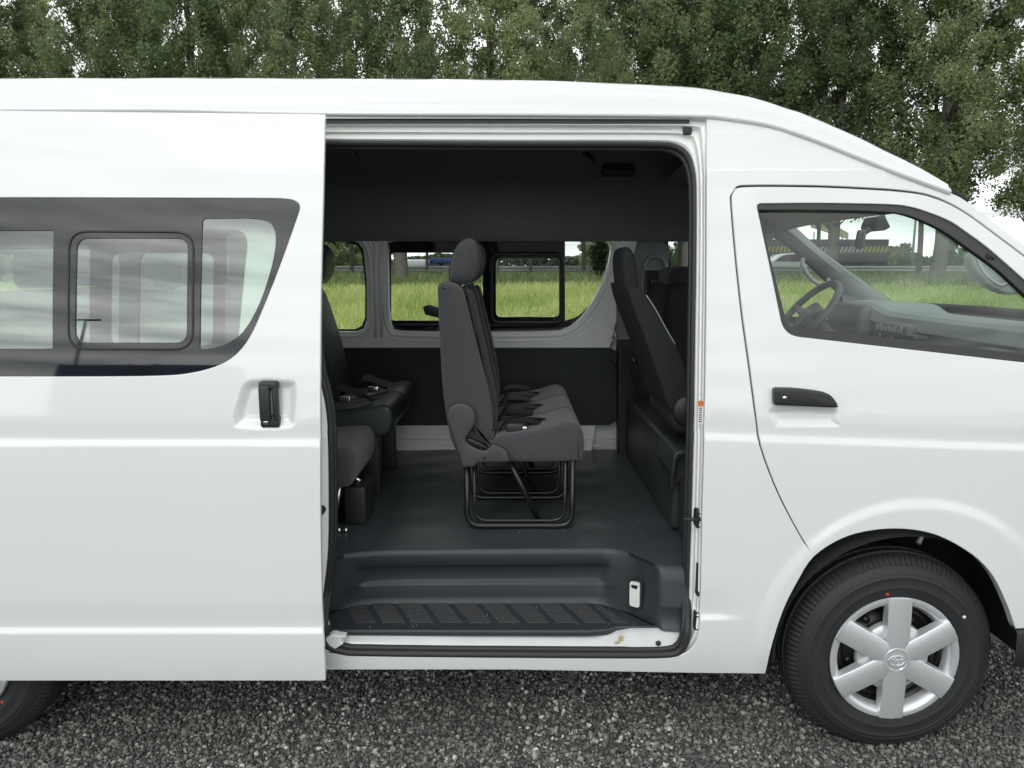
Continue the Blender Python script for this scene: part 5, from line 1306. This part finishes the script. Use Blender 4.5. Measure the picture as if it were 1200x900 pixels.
# far trees across the road
bush, _ = crown_mesh('crown', 5.2, 2.6, .2, 160, 15000, .13, 91, M['leaf'])
tb = MB().tube([(0, 0, -.2), (0, 0, 2.5)], [.2, .1], 8).build('trunk', M['bark']); tbm = tb.data; bpy.data.objects.remove(tb)
for (px, D, s, lb) in ((398, 75, 1.0, 'round dark tree across the road, left in the first far window'), (423, 82, 1.15, 'second dark tree across the road beside the window pillar'), (448, 95, .9, 'dark tree across the road hidden by the window pillar'), (706, 62, .8, 'ivy-covered dark tree below the pole sign'), (806, 70, .75, 'bright bush across the road in the narrow front window'), (1058, 95, .7, 'round bush across the road left of the forked poplar'), (1120, 110, 1.0, 'broad bush across the road right of the forked poplar'), (1148, 100, .85, 'bush across the road behind the far door mirror')):
    x = gx(px, D); r = empty('roadside_tree', (x, D + CY, .7)); r.scale = (s, s, s); r.rotation_euler.z = px; tag(r, lb, 'tree', 'trees across the road')
    link(bpy.data.objects.new('crown', bush), r); link(bpy.data.objects.new('trunk', tbm), r)
wood, _ = crown_mesh('far_wood', 6, 1, .0, 10, 10, .1, 92, M['leaf'])
g = np.random.default_rng(12); N = 60000; x = g.uniform(-140, 200, N); hh = 3.2 + 1.4 * patch(x, x * 0, .11, 3) + 1.0 * patch(x, x * 0, .5, 4); z = .6 + hh * g.random(N) ** .8; y = 150 + g.uniform(-3, 3, N); s = .32 * g.uniform(.5, 1.4, N)
P = np.stack([x, y, z], 1); u = g.normal(0, 1, (N, 3)); u /= np.linalg.norm(u, axis=1)[:, None]; w = np.cross(u, g.normal(0, 1, (N, 3))); w /= np.linalg.norm(w, axis=1)[:, None]
V = np.stack([P - u * s[:, None], P - w * s[:, None], P + u * s[:, None], P + w * s[:, None]], 1).reshape(-1, 3)
M['farleaf'] = leafmat('far_leaves', [(.06, .085, .05), (.10, .13, .08), (.15, .18, .12)], .3)
tag(link(bpy.data.objects.new('far_wood', rawmesh('far_wood', V, (np.arange(N) * 4)[:, None] + np.array([[0, 1, 2, 3]]), 4, np.repeat(np.clip(.5 + .5 * patch(x, z, .6, 8), 0, 1), 4), M['farleaf']))), kind='stuff', label='low far-off belt of trees along the horizon', cat='wood')

# ================================================================== ROAD TRAFFIC AND SIGNS
M['carwhite'] = pm('white_car_paint', (.7, .71, .71), .3, coat=.6); M['darkglass'] = pm('dark_car_glass', (.02, .025, .028), .08)
M['tarp'] = pm('dark_lorry_body', (.05, .055, .06), .6, var=.2, vscale=1.5); M['yellow'] = pm('yellow_stripe', (.38, .33, .04), .5); M['bluebox'] = pm('blue_container', (.03, .06, .22), .5, var=.2, vscale=2)
M['tan'] = pm('tan_board', (.38, .33, .22), .7, var=.1, vscale=2)
def lorry(px0, px1, D, ztop, name, label, body, stripes):
    x0, x1 = gx(px0, D), gx(px1, D); y = D + CY; r = empty(name, ((x0 + x1) / 2, y, .80)); tag(r, label, 'lorry'); L = x1 - x0
    mb = MB(); mb.box(-L / 2, L / 2, -1.2, 1.2, 1.0, ztop - .8, 0, .05); o = mb.build('cargo_box', body, r)
    mb = MB(); mb.box(-L / 2, L / 2, -.9, .9, .6, .98); mb.build('chassis', M['underbody'], r)
    for wx in (-L * .38, -L * .26, L * .36):
        mb = MB(); mb.lathe([(0, -.02), (.25, 0), (.48, .02), (.5, .06), (.5, .28), (0, .3)], (wx, -1.2, .5), 24); mb.build('wheel', M['tyre'], r)
    mb = MB(); mb.box(-L / 2 - 2.2, -L / 2 - .2, -1.15, 1.15, .7, min(2.7, ztop - .9), 0, .12); mb.build('cab', M['carwhite'], r)
    if stripes:
        zc = 1.75
        for i in range(34):
            xx = -L / 2 + .3 + i * .24
            if xx > L / 2 - .3: break
            mb = MB() if i == 0 else mb
        wy = MB(); ww = MB()
        for i in range(40):
            xx = -L / 2 + .3 + i * .24
            if xx > L / 2 - .25: break
            (wy if (i < 8 or xx > L / 2 - 1.6) else ww).add([(xx, -1.206, zc - .17), (xx + .13, -1.206, zc - .17), (xx + .24, -1.206, zc + .17), (xx + .11, -1.206, zc + .17)], [[0, 1, 2, 3]], 0, False)
        wy.build('yellow_stripes', M['yellow'], r); ww.build('white_stripes', M['galv'], r)
    return r
lorry(884, 1028, 46, 3.15, 'lorry', 'dark box lorry with slanted white and yellow stripes, seen through the windscreen', M['tarp'], True)
lorry(505, 530, 52, 1.62 + .5, 'lorry', 'blue container lorry on the road left of the middle headrest', M['bluebox'], False)
def car(px, D, label, rev=False):
    x = gx(px, D); r = empty('parked_car', (x, D + CY, .80)); tag(r, label, 'car')
    so_ = spl([(-2.1, .35), (-2.15, .7), (-1.95, .92), (-1.1, 1.02), (-.45, 1.42), (.6, 1.46), (1.4, 1.3), (2.0, 1.0), (2.12, .7), (2.1, .35)], 4)
    MB().prism(so_, -.85, .85, .12).build('car_body', M['carwhite'], r)
    MB().prism(spl([(-.95, 1.02), (-.4, 1.36), (.6, 1.40), (1.3, 1.24), (1.5, 1.04)], 3) + [(1.3, 1.02)], -.87, .87, .01).build('window', M['darkglass'], r)
    for wx in (-1.35, 1.3): MB().lathe([(0, -.01), (.2, 0), (.31, .01), (.32, .05), (.32, .2), (0, .22)], (wx, -.87, .32), 24).build('wheel', M['tyre'], r)
def reflected(px, py, D):
    x, z = hit(px, py, doorbase); e = 1e-3; y = doorbase(x, z)
    n_ = Vector(((doorbase(x + e, z) - doorbase(x - e, z)) / (2 * e), -1, (doorbase(x, z + e) - doorbase(x, z - e)) / (2 * e))).normalized()
    d = Vector(ray(px, py)).normalized(); r = d - 2 * d.dot(n_) * n_; t = (-D - y) / r.y; return x + r.x * t, z + r.z * t
for px, lb in ((150, 'dark blue van standing across the yard, mirrored in the left of the door window'), (228, 'dark blue van standing across the yard, mirrored below the right pane of the door window')):
    x, z = reflected(px, 430, 26.); r = empty('parked_van', (x, -26., -.02)); tag(r, lb, 'van')
    q = max(1.9, z + .02); 
    MB().prism(spl([(-2.2, .4), (-2.3, .9), (-2.2, q - .3), (-1.7, q), (1.0, q), (1.6, q - .25), (2.1, 1.2), (2.4, 1.0), (2.45, .4)], 4), -.95, .95, .12).build('van_body', M['bluebox'], r)
    for wx in (-1.5, 1.6):
        for yy in (-.98, .80): MB().lathe([(0, -.01), (.2, 0), (.33, .01), (.34, .05), (.34, .18), (0, .2)], (wx, yy, .34), 20).build('wheel', M['tyre'], r)
xa_, za_ = reflected(100, 376, 30.); r = empty('lamp_post', (xa_, -30., -.02)); tag(r, 'dark lamp post across the yard, mirrored in the small sliding pane of the door window', 'lamp post')
MB().tube([(0, 0, 0), (0, 0, za_ * .6), (0, 0, za_)], [.10, .08, .06], 8).build('post', M['steelblack'], r); MB().box(-.5, .7, -.1, .1, za_, za_ + .12, 0, .03).build('lamp_head', M['steelblack'], r)
car(921, 41.5, 'white hatchback passing in front of the dark lorry'); car(486, 90, 'small white car far off right of the grey poplar trunk')
# pole sign
D = 31.; x = gx(703, D); r = empty('pole_sign', (x, D + CY, hgt(0, D + CY))); tag(r, 'pale two-board sign on an ivy-covered pole in the rounded far window', 'sign')
MB().tube([(0, 0, 0), (0, 0, 3.0)], .09, 10).build('pole', M['bark'], r)
for z0 in (1.62, 1.92): MB().box(-.52, .40, -.08, -.03, z0, z0 + .24, 0, .01).build('sign_board', M['tan'], r)
iv, _ = crown_mesh('ivy', 1.9, .22, .0, 60, 2600, .06, 55, M['ivy']); link(bpy.data.objects.new('ivy', iv), r)
# tan board behind the lorry, lamp posts
D = 56.; x = gx(966, D); r = empty('hoarding', (x, D + CY, .8)); tag(r, 'tan slanted hoarding rising above the dark striped lorry', 'hoarding')
b_ = MB(); b_.prism([(-1.2, 3.6), (1.6, 2.75), (1.6, 3.2), (-.1, 4.1), (-1.2, 4.1)], -.06, .06, 0); fixn(b_.build('board', M['tan'], r))
for q in (-.9, 1.2): MB().tube([(q, .1, 0), (q, .1, 3.3)], .06, 8).build('post', M['galv'], r)
for (px, D, h, lb) in ((795.5, 44, 7.5, 'thin grey lamp post in the narrow front window'), (1068, 52, 8, 'thin grey lamp post left of the forked poplar')):
    x = gx(px, D); r = empty('lamp_post', (x, D + CY, .8)); tag(r, lb, 'lamp post')
    MB().tube([(0, 0, 0), (0, 0, h * .5), (0, 0, h)], [.09, .07, .05], 10).build('post', M['galv'], r); MB().box(-.1, .8, -.1, .1, h - .05, h + .06, 0, .03).build('lamp_head', M['galv'], r)
